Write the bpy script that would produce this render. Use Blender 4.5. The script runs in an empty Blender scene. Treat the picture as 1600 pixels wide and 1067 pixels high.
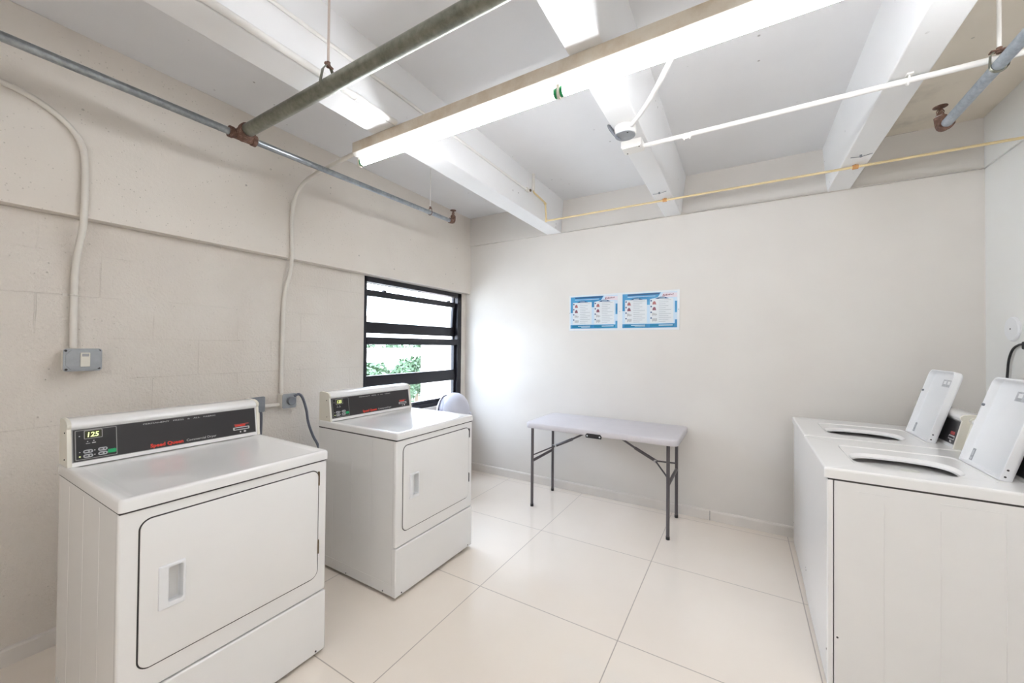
import bpy, bmesh, math, random
from mathutils import Vector, Matrix
S = bpy.context.scene
C = bpy.context.collection
D = bpy.data
PI = math.pi
R = math.radians
random.seed(7)

# ------------------------------------------------------------------ camera
cam_d = D.cameras.new('camera'); cam = D.objects.new('camera', cam_d); C.objects.link(cam)
cam_d.sensor_fit = 'HORIZONTAL'; cam_d.sensor_width = 36.0; cam_d.lens = 13.6116
cam_d.clip_start = 0.02; cam_d.clip_end = 500
yaw, pit, rol = 0.536258, 0.010820, 0.009160
fw = Vector((-math.sin(yaw)*math.cos(pit), math.cos(yaw)*math.cos(pit), math.sin(pit)))
rt = Vector((math.cos(yaw), math.sin(yaw), 0)); up = rt.cross(fw)
r2 = rt*math.cos(rol) + up*math.sin(rol); u2 = -rt*math.sin(rol) + up*math.cos(rol)
m = Matrix((r2, u2, -fw)).transposed().to_4x4(); m.translation = Vector((0, 0, 1.4))
cam.matrix_world = m
S.camera = cam

# ------------------------------------------------------------------ world, sun, exposure
W = D.worlds.new('world'); S.world = W; W.use_nodes = True
wn = W.node_tree.nodes; wl = W.node_tree.links; wn.clear()
wo = wn.new('ShaderNodeOutputWorld'); wb = wn.new('ShaderNodeBackground')
tc = wn.new('ShaderNodeTexCoord'); sx = wn.new('ShaderNodeSeparateXYZ'); rmp = wn.new('ShaderNodeValToRGB')
wl.new(tc.outputs['Generated'], sx.inputs[0]); wl.new(sx.outputs['Z'], rmp.inputs[0])
rmp.color_ramp.elements[0].position = 0.0; rmp.color_ramp.elements[0].color = (0.36, 0.39, 0.42, 1)
rmp.color_ramp.elements[1].position = 0.45; rmp.color_ramp.elements[1].color = (1.35, 1.52, 1.85, 1)
wl.new(rmp.outputs[0], wb.inputs[0]); wb.inputs[1].default_value = 8.2
wl.new(wb.outputs[0], wo.inputs[0])
sun_d = D.lights.new('sun', 'SUN'); sun = D.objects.new('sun', sun_d); C.objects.link(sun)
sun_d.energy = 6.0; sun_d.angle = R(1.0); sun_d.color = (1.0, 0.95, 0.88)
sun.rotation_euler = Vector((-0.45, -0.40, -0.8)).to_track_quat('-Z', 'Y').to_euler()
# portal in the window opening: guides sampling of the sky light, emits nothing of its own
por_d = D.lights.new('window_portal', 'AREA'); por = D.objects.new('window_portal', por_d); C.objects.link(por)
por_d.shape = 'RECTANGLE'; por_d.size = 1.34; por_d.size_y = 1.24; por_d.cycles.is_portal = True
por.matrix_world = Matrix(((0, 0, -1, -3.0), (-1, 0, 0, 2.816), (0, 1, 0, 1.37), (0, 0, 0, 1)))
TUBE = 25.0
S.view_settings.view_transform = 'Standard'; S.view_settings.look = 'None'
S.view_settings.exposure = 0.80; S.view_settings.gamma = 1.0
S.view_settings.use_curve_mapping = False

# ------------------------------------------------------------------ material helpers
def srgb(c):
    return tuple(((x/255)/12.92 if x/255 <= 0.04045 else ((x/255+0.055)/1.055)**2.4) for x in c) + (1,)
class NT:
    def __init__(s, name):
        s.m = D.materials.new(name); s.m.use_nodes = True; s.t = s.m.node_tree; s.n = s.t.nodes; s.l = s.t.links
        s.b = s.n['Principled BSDF']; s.out = s.n['Material Output']; s._c = None
    def new(s, t, **k):
        o = s.n.new(t)
        for a, v in k.items(): setattr(o, a, v)
        return o
    def co(s):
        if s._c is None: s._c = s.new('ShaderNodeTexCoord').outputs['Object']
        return s._c
    def math(s, op, a, b=None, c=None):
        o = s.new('ShaderNodeMath', operation=op)
        for i, v in enumerate((a, b, c)):
            if v is None: continue
            if isinstance(v, (int, float)): o.inputs[i].default_value = v
            else: s.l.new(v, o.inputs[i])
        return o.outputs[0]
    def noise(s, scale, detail=3, rough=0.5, vec=None, dist=0.0):
        o = s.new('ShaderNodeTexNoise'); o.inputs['Scale'].default_value = scale; o.inputs['Detail'].default_value = detail
        o.inputs['Roughness'].default_value = rough; o.inputs['Distortion'].default_value = dist
        s.l.new(vec or s.co(), o.inputs['Vector']); return o.outputs['Fac']
    def voro(s, scale, vec=None, out='Distance'):
        o = s.new('ShaderNodeTexVoronoi'); o.inputs['Scale'].default_value = scale
        s.l.new(vec or s.co(), o.inputs['Vector']); return o.outputs[out]
    def ramp(s, fac, stops):
        o = s.new('ShaderNodeValToRGB'); e = o.color_ramp.elements
        while len(e) < len(stops): e.new(0.5)
        for i, (p, c) in enumerate(stops):
            e[i].position = p; e[i].color = c if len(c) == 4 else tuple(c)+(1,)
        s.l.new(fac, o.inputs[0]); return o.outputs[0]
    def mix(s, fac, a, b, bt='MIX'):
        o = s.new('ShaderNodeMix', data_type='RGBA', blend_type=bt)
        for i, v in ((0, fac), (6, a), (7, b)):
            if isinstance(v, (int, float)): o.inputs[i].default_value = v
            elif isinstance(v, tuple): o.inputs[i].default_value = v
            else: s.l.new(v, o.inputs[i])
        return o.outputs[2]
    def bump(s, h, strength=0.3, dist=0.01, prev=None):
        o = s.new('ShaderNodeBump'); o.inputs['Strength'].default_value = strength; o.inputs['Distance'].default_value = dist
        s.l.new(h, o.inputs['Height'])
        if prev is not None: s.l.new(prev, o.inputs['Normal'])
        s.l.new(o.outputs[0], s.b.inputs['Normal']); return o.outputs[0]
    def base(s, v):
        if isinstance(v, tuple): s.b.inputs['Base Color'].default_value = v
        else: s.l.new(v, s.b.inputs['Base Color'])
    def swap(s, order):
        # reorder coordinates, e.g. 'YZX'
        a = s.new('ShaderNodeSeparateXYZ'); s.l.new(s.co(), a.inputs[0]); b = s.new('ShaderNodeCombineXYZ')
        for i, k in enumerate(order): s.l.new(a.outputs[k], b.inputs[i])
        return b.outputs[0]

def simple(name, rgb, rough=0.5, metal=0.0, coat=0.0, var=0.04, vscale=6.0, bump=0.0, bscale=200.0):
    k = NT(name); c = srgb(rgb)
    if var > 0:
        d = tuple(x*(1-var) for x in c[:3])+(1,); e = tuple(min(1, x*(1+var)) for x in c[:3])+(1,)
        k.base(k.ramp(k.noise(vscale, 4), [(0.3, d), (0.7, e)]))
    else: k.base(c)
    k.b.inputs['Roughness'].default_value = rough; k.b.inputs['Metallic'].default_value = metal
    k.b.inputs['Coat Weight'].default_value = coat
    if bump > 0: k.bump(k.noise(bscale, 3), bump, 0.002)
    return k.m
def emit(name, rgb, strength, lin=False):
    k = NT(name); k.base((0.8, 0.8, 0.8, 1)); k.b.inputs['Roughness'].default_value = 0.4
    k.b.inputs['Emission Color'].default_value = (tuple(rgb)+(1,)) if lin else srgb(rgb); k.b.inputs['Emission Strength'].default_value = strength
    return k.m

M = {}
def mat_block():
    k = NT('painted_block')
    v = k.swap('YZX')
    wob = k.new('ShaderNodeVectorMath', operation='ADD'); nz = k.new('ShaderNodeTexNoise'); nz.inputs['Scale'].default_value = 5.0; nz.inputs['Detail'].default_value = 3
    k.l.new(v, nz.inputs['Vector']); sc = k.new('ShaderNodeVectorMath', operation='SCALE'); sc.inputs['Scale'].default_value = 0.015
    k.l.new(nz.outputs['Color'], sc.inputs[0]); k.l.new(v, wob.inputs[0]); k.l.new(sc.outputs[0], wob.inputs[1])
    br = k.new('ShaderNodeTexBrick'); br.inputs['Scale'].default_value = 1.0; br.inputs['Brick Width'].default_value = 0.406; br.inputs['Row Height'].default_value = 0.2032
    br.inputs['Mortar Size'].default_value = 0.0035; br.inputs['Mortar Smooth'].default_value = 0.4
    k.l.new(wob.outputs[0], br.inputs['Vector'])
    mask = k.ramp(k.noise(2.4, 3, 0.6), [(0.47, (0, 0, 0)), (0.68, (1, 1, 1))])
    mort = k.math('MULTIPLY', br.outputs['Fac'], mask)
    st = k.noise(75, 4, 0.6); pit_ = k.ramp(k.voro(34), [(0.0, (0, 0, 0)), (0.13, (1, 1, 1))])
    pm = k.ramp(k.noise(9, 2), [(0.5, (1, 1, 1)), (0.62, (0, 0, 0))]); pits = k.math('MAXIMUM', pit_, pm)
    h = k.math('ADD', k.math('MULTIPLY', mort, -0.9), k.math('MULTIPLY', st, 1.3))
    h = k.math('ADD', h, k.math('MULTIPLY', pits, 0.9)); h = k.math('ADD', h, k.math('MULTIPLY', k.noise(14, 3), 0.6))
    k.bump(h, 0.7, 0.006)
    col = k.ramp(k.noise(3.0, 4), [(0.3, srgb((219, 210, 199))), (0.7, srgb((227, 220, 210)))])
    col = k.mix(k.math('MULTIPLY', mort, 0.15), col, srgb((150, 138, 122)))
    col = k.mix(k.math('MULTIPLY', k.math('SUBTRACT', 1.0, pits), 0.30), col, srgb((150, 140, 125)))
    k.base(col); k.b.inputs['Roughness'].default_value = 0.6
    return k.m
def mat_concrete(name, a, b, pits=True, bs=0.3, dense=False):
    k = NT(name)
    col = k.ramp(k.noise(2.0, 4), [(0.3, srgb(a)), (0.7, srgb(b))])
    h = k.math('MULTIPLY', k.noise(70, 4, 0.6), 0.5)
    if pits:
        p = k.ramp(k.voro(11), [(0.0, (1, 1, 1)), (0.06, (1, 1, 1)), (0.075, (0, 0, 0))]); pm = k.ramp(k.noise(2.3, 2), [(0.52, (0, 0, 0)), (0.6, (1, 1, 1))])
        p = k.math('MULTIPLY', p, pm)
        h = k.math('SUBTRACT', h, p); col = k.mix(k.math('MULTIPLY', p, 0.55), col, srgb((110, 100, 88)))
        ed = k.ramp(k.voro(31), [(0.0, (1, 1, 1)), (0.07, (0, 0, 0))]); em = k.ramp(k.noise(4.5, 3), [(0.58, (0, 0, 0)), (0.66, (1, 1, 1))])
        if dense:
            e2 = k.ramp(k.voro(48), [(0.0, (1, 1, 1)), (0.10, (1, 1, 1)), (0.15, (0, 0, 0))]); m2 = k.ramp(k.noise(3.6, 4, 0.7), [(0.44, (0, 0, 0)), (0.56, (1, 1, 1))])
            e2 = k.math('MULTIPLY', e2, m2); em = k.math('MAXIMUM', em, 0.0); h = k.math('SUBTRACT', h, e2); col = k.mix(k.math('MULTIPLY', e2, 0.35), col, srgb((140, 128, 112)))
        q = k.math('MULTIPLY', ed, em); col = k.mix(k.math('MULTIPLY', q, 0.4), col, srgb((130, 118, 104)))
    k.bump(h, bs, 0.004); k.base(col); k.b.inputs['Roughness'].default_value = 0.55
    return k.m
M['block'] = mat_block()
M['upper'] = mat_concrete('painted_concrete', (222, 213, 202), (229, 222, 212), True, 0.4, True)
M['ceil'] = mat_concrete('ceiling_paint', (227, 226, 226), (233, 232, 232), True, 0.12)
def add_stain(m_, pts):
    t = m_.node_tree; n = t.nodes; l = t.links; bs = n['Principled BSDF']; src = bs.inputs['Base Color'].links[0].from_socket
    tc_ = n.new('ShaderNodeTexCoord'); nz = n.new('ShaderNodeTexNoise'); nz.inputs['Scale'].default_value = 22; nz.inputs['Detail'].default_value = 4; l.new(tc_.outputs['Object'], nz.inputs['Vector'])
    for (x, y, z, rx, ry) in pts:
        mp = n.new('ShaderNodeMapping'); mp.vector_type = 'TEXTURE'; mp.inputs['Location'].default_value = (x, y, z); mp.inputs['Scale'].default_value = (rx, ry, 0.2); l.new(tc_.outputs['Object'], mp.inputs[0])
        ln = n.new('ShaderNodeVectorMath'); ln.operation = 'LENGTH'; l.new(mp.outputs[0], ln.inputs[0])
        a = n.new('ShaderNodeMath'); a.operation = 'MULTIPLY_ADD'; l.new(nz.outputs['Fac'], a.inputs[0]); a.inputs[1].default_value = 1.6; l.new(ln.outputs['Value'], a.inputs[2])
        r = n.new('ShaderNodeValToRGB'); r.color_ramp.elements[0].position = 0.0; r.color_ramp.elements[0].color = (0.6, 0.6, 0.6, 1); r.color_ramp.elements[1].position = 1.0; r.color_ramp.elements[1].color = (0, 0, 0, 1)
        sc_ = n.new('ShaderNodeMath'); sc_.operation = 'MULTIPLY'; l.new(a.outputs[0], sc_.inputs[0]); sc_.inputs[1].default_value = 0.62; l.new(sc_.outputs[0], r.inputs[0])
        mx = n.new('ShaderNodeMix'); mx.data_type = 'RGBA'; l.new(r.outputs[0], mx.inputs[0]); l.new(src, mx.inputs[6]); mx.inputs[7].default_value = srgb((150, 142, 130)); src = mx.outputs[2]
    l.new(src, bs.inputs['Base Color'])
M['ceil_beige'] = mat_concrete('beige_ceiling_paint', (224, 214, 198), (230, 221, 206), True, 0.12)
add_stain(M['ceil_beige'], [(0.80, 3.05, 2.835, 0.22, 0.17), (0.84, 3.38, 2.835, 0.34, 0.10)])
M['beam'] = mat_concrete('beam_paint', (238, 237, 236), (243, 242, 241), True, 0.12)
M['wall'] = mat_concrete('smooth_wall_paint', (218, 212, 205), (223, 218, 211), False, 0.10)
M['wall_r'] = mat_concrete('white_side_wall_paint', (235, 233, 228), (239, 238, 234), False, 0.10)
M['base'] = simple('baseboard_paint', (222, 215, 207), 0.35, bump=0.1, bscale=60)
def mat_floor():
    k = NT('porcelain_tile')
    a = k.new('ShaderNodeSeparateXYZ'); k.l.new(k.co(), a.inputs[0])
    def line(o, off):
        f = k.math('FRACT', k.math('DIVIDE', k.math('SUBTRACT', o, off), 0.8))
        return k.math('MULTIPLY', k.math('ABSOLUTE', k.math('SUBTRACT', f, 0.5)), 2.0)  # 1 at the joint
    g = k.math('MAXIMUM', line(a.outputs['X'], -0.507-8.0), line(a.outputs['Y'], 1.8615-8.0))
    j = k.ramp(g, [(0.9945, (0, 0, 0)), (0.9968, (1, 1, 1))])
    col = k.ramp(k.noise(1.6, 5, 0.55), [(0.3, srgb((238, 226, 212))), (0.7, srgb((242, 231, 218)))])
    k.base(k.mix(j, col, srgb((150, 135, 122))))
    k.l.new(k.math('ADD', k.math('MULTIPLY', j, 0.4), k.math('MULTIPLY_ADD', k.noise(4, 3), 0.015, 0.035)), k.b.inputs['Roughness'])
    k.b.inputs['IOR'].default_value = 1.85
    k.bump(k.math('SUBTRACT', 1.0, j), 0.25, 0.001)
    return k.m
M['floor'] = mat_floor()
M['enamel'] = simple('white_enamel', (241, 239, 236), 0.22, 0, 0.3, 0.01, 3, 0.03, 400)
M['enamel_side'] = simple('side_panel_enamel', (237, 235, 232), 0.25, 0, 0.2, 0.01)
M['cream'] = simple('cream_plastic', (229, 224, 210), 0.4, 0, 0, 0.01)
M['white_pl'] = simple('white_plastic', (238, 238, 238), 0.3, 0, 0, 0.01)
M['gap'] = simple('dark_gaps_and_screws', (62, 58, 56), 0.7)  # dark tone for screws and joints, and for shade in gaps and tub
M['black'] = simple('black_panel', (42, 39, 40), 0.28, 0, 0.2, 0.02)
M['black2'] = simple('black_keypad', (26, 24, 26), 0.3, 0, 0.2, 0.02)
M['grey_line'] = simple('silver_trim', (150, 148, 146), 0.35, 0.6)
M['hinge'] = simple('bronze_hinge', (112, 96, 74), 0.5, 0.4)
M['red'] = simple('red_print', (226, 62, 44), 0.5)
M['dull_red'] = simple('dull_red_print', (176, 72, 70), 0.5)
M['print'] = simple('pale_print', (196, 194, 192), 0.5)
M['green_key'] = simple('green_key_plastic', (20, 160, 98), 0.35)
M['grey_key'] = simple('grey_key_plastic', (176, 176, 178), 0.4)
M['dark_key'] = simple('dark_mark', (35, 33, 35), 0.4)
M['digit'] = emit('display_digits', (0.50, 0.62, 0.02), 0.85, True)
M['window_disp'] = simple('display_window', (48, 46, 20), 0.15, 0, 0.5)
M['steel'] = simple('stainless_steel', (176, 176, 174), 0.25, 1.0, 0, 0.05, 30)
M['tub_pl'] = simple('agitator_plastic', (206, 205, 196), 0.4)
def mat_galv(name, a, b, rough=0.42, met=0.75):
    k = NT(name); v = k.new('ShaderNodeMapping'); k.l.new(k.co(), v.inputs[0])
    n = k.noise(38, 4, 0.65); n2 = k.noise(7, 3)
    k.base(k.ramp(k.math('MULTIPLY_ADD', n, 0.6, k.math('MULTIPLY', n2, 0.4)), [(0.35, srgb(a)), (0.65, srgb(b))]))
    k.b.inputs['Metallic'].default_value = met; k.b.inputs['Roughness'].default_value = rough
    k.bump(n, 0.15, 0.001); return k.m
M['galv'] = mat_galv('galvanised_steel', (130, 135, 138), (172, 176, 179), 0.33, 0.85)
M['galv2'] = mat_galv('dull_galvanised_steel', (112, 112, 100), (146, 146, 134), 0.36, 0.85)
M['galv3'] = mat_galv('pale_galvanised_steel', (140, 148, 156), (182, 188, 194), 0.5, 0.4)
def mat_rust():
    k = NT('rusty_iron'); n = k.noise(60, 5, 0.7)
    k.base(k.ramp(n, [(0.3, srgb((74, 52, 42))), (0.55, srgb((112, 82, 68))), (0.75, srgb((166, 142, 126)))]))
    k.b.inputs['Roughness'].default_value = 0.8; k.bump(n, 0.5, 0.002); return k.m
M['rust'] = mat_rust()
M['conduit'] = simple('painted_conduit', (226, 220, 210), 0.45, bump=0.1, bscale=40)
M['conduit_w'] = simple('white_painted_conduit', (236, 233, 228), 0.4, bump=0.1, bscale=40)
M['yellow'] = simple('yellowed_pipe_paint', (226, 205, 158), 0.5, var=0.08, vscale=9)
M['orange'] = simple('brass_coupling', (206, 150, 92), 0.5)
M['rod'] = simple('painted_rod', (205, 190, 180), 0.5)
M['box_grey'] = simple('grey_box_metal', (164, 167, 170), 0.5, 0.15, 0, 0.08, 30, 0.2, 80)
M['box_dark'] = simple('dark_grey_box_metal', (130, 133, 138), 0.5, 0.15, 0, 0.08, 30, 0.2, 80)
M['cable'] = simple('grey_cable', (104, 106, 116), 0.5)
M['blk_cable'] = simple('black_cable', (38, 36, 38), 0.5)
M['frame'] = simple('black_window_frame', (28, 27, 34), 0.35, 0.2, 0, 0.05)
M['table_top'] = simple('table_plastic', (205, 200, 202), 0.5, 0, 0, 0.02, 8, 0.15, 260)
M['table_leg'] = simple('powder_coated_steel', (92, 86, 88), 0.4, 0.3)
M['black_pl'] = simple('black_plastic', (34, 31, 32), 0.5)
M['can'] = simple('grey_can_plastic', (196, 196, 206), 0.35, 0, 0, 0.02)
M['can_dark'] = simple('grey_swing_lid_plastic', (128, 124, 138), 0.35, 0, 0, 0.02)
def mat_fixture():
    k = NT('yellowed_fixture_enamel'); n = k.noise(9, 5, 0.65)
    k.base(k.ramp(n, [(0.3, srgb((205, 186, 160))), (0.55, srgb((222, 210, 192))), (0.75, srgb((228, 220, 206)))]))
    k.b.inputs['Roughness'].default_value = 0.4; return k.m
M['fixture'] = mat_fixture()
M['fixture_w'] = simple('white_fixture_enamel', (235, 232, 226), 0.4)
M['socket'] = simple('lampholder_plastic', (222, 214, 200), 0.4)
M['tube'] = emit('fluorescent_tube_glow', (0.95, 0.985, 1.05), TUBE, True)
M['tube_green'] = simple('green_tube_cap', (30, 140, 80), 0.4)
M['board'] = simple('board_white', (226, 230, 232), 0.25, 0, 0.3, 0.01)
M['sheet'] = simple('sheet_pale_blue', (196, 216, 230), 0.4, var=0.02)
def mat_sheetblue():
    k = NT('sheet_blue_gradient'); n = k.noise(6, 3)
    k.base(k.ramp(n, [(0.3, srgb((38, 118, 172))), (0.7, srgb((76, 158, 204)))])); k.b.inputs['Roughness'].default_value = 0.35; return k.m
M['sh_blue'] = mat_sheetblue()
M['sh_navy'] = simple('sheet_navy', (30, 78, 122), 0.35)
M['sh_teal'] = simple('sheet_teal', (22, 122, 160), 0.35)
M['sh_card'] = simple('sheet_card', (218, 222, 224), 0.4)
M['sh_pink'] = simple('sheet_pink_tint', (220, 210, 216), 0.4)
M['sh_maroon'] = simple('sheet_maroon', (134, 82, 96), 0.4)
M['sh_red'] = simple('sheet_soft_red', (168, 104, 104), 0.4)
M['sh_text'] = simple('sheet_text_grey', (158, 166, 172), 0.4)
M['label_grey'] = simple('label_grey', (196, 196, 198), 0.5)
M['label_dark'] = simple('label_dark_grey', (168, 168, 170), 0.5)
def mat_glass():
    k = NT('window_glass'); k.n.remove(k.b)
    tr = k.new('ShaderNodeBsdfTransparent'); tr.inputs[0].default_value = (0.93, 0.96, 0.97, 1)
    gl = k.new('ShaderNodeBsdfGlossy'); gl.inputs['Roughness'].default_value = 0.01
    fr = k.new('ShaderNodeFresnel'); ge = k.new('ShaderNodeNewGeometry'); k.l.new(k.math('MULTIPLY_ADD', ge.outputs['Backfacing'], 1/1.5-1.5, 1.5), fr.inputs[0]); mx = k.new('ShaderNodeMixShader')
    k.l.new(fr.outputs[0], mx.inputs[0]); k.l.new(tr.outputs[0], mx.inputs[1]); k.l.new(gl.outputs[0], mx.inputs[2]); k.l.new(mx.outputs[0], k.out.inputs[0])
    return k.m
M['glass'] = mat_glass()
M['ext_wall'] = simple('exterior_stucco', (214, 202, 196), 0.8, bump=0.2)
M['ext_bldg'] = simple('pale_building_paint', (214, 210, 200), 0.8)
M['ext_canopy'] = simple('beige_concrete', (132, 118, 104), 0.8)
M['asphalt'] = simple('pale_paving', (190, 188, 182), 0.8, var=0.12, vscale=0.4)
M['leaf'] = simple('foliage_green', (56, 80, 50), 0.6, var=0.35, vscale=3)
M['bark'] = simple('bark', (96, 80, 64), 0.8)

# ------------------------------------------------------------------ mesh helpers
class MB:
    """collects shapes into one mesh object"""
    def __init__(s): s.bm = bmesh.new(); s.mats = []; s.cur = 0
    def mat(s, name):
        if name not in s.mats: s.mats.append(name)
        s.cur = s.mats.index(name); return s
    def _f(s, vs):
        try: f = s.bm.faces.new(vs)
        except ValueError: return None
        f.material_index = s.cur; return f
    def box(s, lo, hi, M4=None):
        c = [(x, y, z) for x in (lo[0], hi[0]) for y in (lo[1], hi[1]) for z in (lo[2], hi[2])]
        v = [s.bm.verts.new((M4 @ Vector(p)) if M4 else p) for p in c]
        for q in ((0, 1, 3, 2), (4, 6, 7, 5), (0, 4, 5, 1), (2, 3, 7, 6), (0, 2, 6, 4), (1, 5, 7, 3)): s._f([v[i] for i in q])
        return s
    def loops(s, Ls, cap0=True, cap1=True, closed=True):
        R_ = [[s.bm.verts.new(p) for p in L] for L in Ls]
        n = len(R_[0])
        for a, b in zip(R_[:-1], R_[1:]):
            for i in range(n if closed else n-1):
                j = (i+1) % n; s._f((a[i], a[j], b[j], b[i]))
        if cap0: s._f(list(reversed(R_[0])))
        if cap1: s._f(R_[-1])
        return s
    def tube(s, pts, r, seg=16, cap=True):
        pts = [Vector(p) for p in pts]; rr = r if isinstance(r, (list, tuple)) else [r]*len(pts)
        Ls = []; prev = None
        for i, p in enumerate(pts):
            a = pts[max(0, i-1)]; b = pts[min(len(pts)-1, i+1)]; t = (b-a).normalized()
            if prev is None:
                n = t.cross(Vector((0, 0, 1)));
                if n.length < 1e-3: n = t.cross(Vector((1, 0, 0)))
            else: n = prev - t*prev.dot(t)
            n.normalize(); prev = n; q = t.cross(n)
            k = 1.0
            if 0 < i < len(pts)-1:
                c = (pts[i]-pts[i-1]).normalized().dot((pts[i+1]-pts[i]).normalized()); k = 1/max(0.5, math.sqrt((1+c)/2)) if c < 0.999 else 1
            Ls.append([p + (n*math.cos(2*PI*j/seg) + q*math.sin(2*PI*j/seg))*rr[i] for j in range(seg)])
        s.loops(Ls, cap, cap); return s
    def cyl(s, a, b, r, seg=24, r2=None): return s.tube([a, b], [r, r if r2 is None else r2], seg)
    def lathe(s, prof, seg=32, org=(0, 0, 0), M4=None):
        """prof: list of (radius, z)"""
        Ls = []
        for (r, z) in prof:
            L = [Vector((org[0]+max(r, 1e-4)*math.cos(2*PI*j/seg), org[1]+max(r, 1e-4)*math.sin(2*PI*j/seg), org[2]+z)) for j in range(seg)]
            Ls.append([M4 @ p for p in L] if M4 else L)
        return s.loops(Ls)
    def prism(s, poly, o, u, v, w, d):
        """poly in (u,v) extruded along w by d"""
        o, u, v, w = map(Vector, (o, u, v, w))
        A = [o + u*p[0] + v*p[1] for p in poly]; B = [p + w*d for p in A]
        if u.cross(v).dot(w*d) < 0: A, B = B, A
        return s.loops([A, B])
    def build(s, name, mat=None, parent=None, smooth=True, bevel=0, bseg=2, angle=35, subsurf=0):
        bmesh.ops.recalc_face_normals(s.bm, faces=s.bm.faces[:])
        if parent is not None:
            L = Vector((0, 0, 0)); q = parent
            while q: L += Vector(q.location); q = q.parent
            for v in s.bm.verts: v.co -= L
        me = D.meshes.new(name); s.bm.to_mesh(me); s.bm.free()
        for n in (s.mats or [mat]): me.materials.append(M[n])
        if smooth:
            for p in me.polygons: p.use_smooth = True
            me.set_sharp_from_angle(angle=R(angle))
        o = D.objects.new(name, me); C.objects.link(o)
        if parent: o.parent = parent
        if bevel:
            b = o.modifiers.new('bevel', 'BEVEL'); b.width = bevel; b.segments = bseg; b.limit_method = 'ANGLE'; b.angle_limit = R(40); b.harden_normals = True
        if subsurf:
            b = o.modifiers.new('sub', 'SUBSURF'); b.levels = subsurf; b.render_levels = subsurf
        return o
def rrect(w, h, r, n=6, cx=0, cy=0):
    """rounded rectangle, centred, ccw"""
    out = []
    for (sx_, sy_, a0) in ((1, 1, 0), (-1, 1, 90), (-1, -1, 180), (1, -1, 270)):
        for i in range(n+1):
            a = R(a0 + 90*i/n); out.append((cx+sx_*(w/2-r)+r*math.cos(a), cy+sy_*(h/2-r)+r*math.sin(a)))
    return out
def ell(a, b, n=24, cx=0, cy=0): return [(cx+a*math.cos(2*PI*i/n), cy+b*math.sin(2*PI*i/n)) for i in range(n)]
def empty(name, loc, label, cat, group=None):
    o = D.objects.new(name, None); C.objects.link(o); o.location = loc; o.empty_display_size = 0.1
    tag(o, label, cat, group); return o
def tag(o, label, cat, group=None):
    o['label'] = label; o['category'] = cat
    if group: o['group'] = group
    return o
def struct(o): o['kind'] = 'structure'; return o
def bez(pts, n=8):
    """Catmull-Rom through the points"""
    P = [Vector(p) for p in pts]; P = [P[0]*2-P[1]] + P + [P[-1]*2-P[-2]]; out = []
    for i in range(1, len(P)-2):
        for k in range(n):
            t = k/n; a, b, c, d = P[i-1:i+3]
            out.append(0.5*((2*b)+(c-a)*t+(2*a-5*b+4*c-d)*t*t+(3*b-a-3*c+d)*t**3))
    out.append(P[-2]); return out
def arcpath(pts, rad, n=8):
    """polyline with rounded corners"""
    P = [Vector(p) for p in pts]; out = [P[0]]
    for i in range(1, len(P)-1):
        a = (P[i-1]-P[i]); b = (P[i+1]-P[i]); r = min(rad, a.length*0.49, b.length*0.49); A = P[i]+a.normalized()*r; B = P[i]+b.normalized()*r
        for k in range(n+1):
            t = k/n; out.append(A*(1-t)**2 + P[i]*2*t*(1-t) + B*t*t)
    out.append(P[-1]); return out
def text(body, size, o, u, v, mat, parent, name, depth=0.0006, align='LEFT', sx=1.0, bold=0.0, shear=0.0):
    """flat lettering with origin o, reading direction u, up v"""
    cu = D.curves.new('t', 'FONT'); cu.body = body; cu.size = size; cu.extrude = depth/2; cu.align_x = align; cu.offset = bold; cu.shear = shear
    cu.resolution_u = 2; ob = D.objects.new('t', cu); C.objects.link(ob)
    bpy.context.view_layer.update()
    me = D.meshes.new_from_object(ob.evaluated_get(bpy.context.evaluated_depsgraph_get())); D.objects.remove(ob)
    u = Vector(u).normalized(); v = Vector(v).normalized(); w = u.cross(v)
    L = Vector((0, 0, 0)); q = parent
    while q: L += Vector(q.location); q = q.parent
    T = Matrix((u*sx, v, w)).transposed().to_4x4(); T.translation = Vector(o)-L
    me.transform(T); me.materials.clear(); me.materials.append(M[mat]); me.name = name
    x = D.objects.new(name, me); C.objects.link(x); x.parent = parent; return x

# ================================================================== room shell
XL, XU, XR = -2.730, -2.665, 1.293       # lower left wall, upper left wall, right wall
YB, YU, YR = 3.548, 3.530, -1.9          # back wall, upper back wall, rear wall
ZC, ZB, ZL = 2.84, 2.525, 1.985          # slab, beam soffit, ledge of the left wall
WY0, WY1, WZ0, WZ1 = 2.158, 3.474, 0.765, 1.980
b = MB(); b.box((XL-0.4, YR-0.2, -0.2), (XR+0.4, YB+0.2, 0)); struct(b.build('floor', 'floor', smooth=False))
b = MB(); b.box((XL-0.4, YR-0.2, ZC), (XR+0.4, YB+0.2, ZC+0.2)); struct(b.build('ceiling', 'ceil', smooth=False))
b = MB(); b.box((0.66, YR, ZC-0.003), (XR, YU+0.01, ZC+0.01)); struct(b.build('ceiling', 'ceil_beige', smooth=False))
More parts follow.
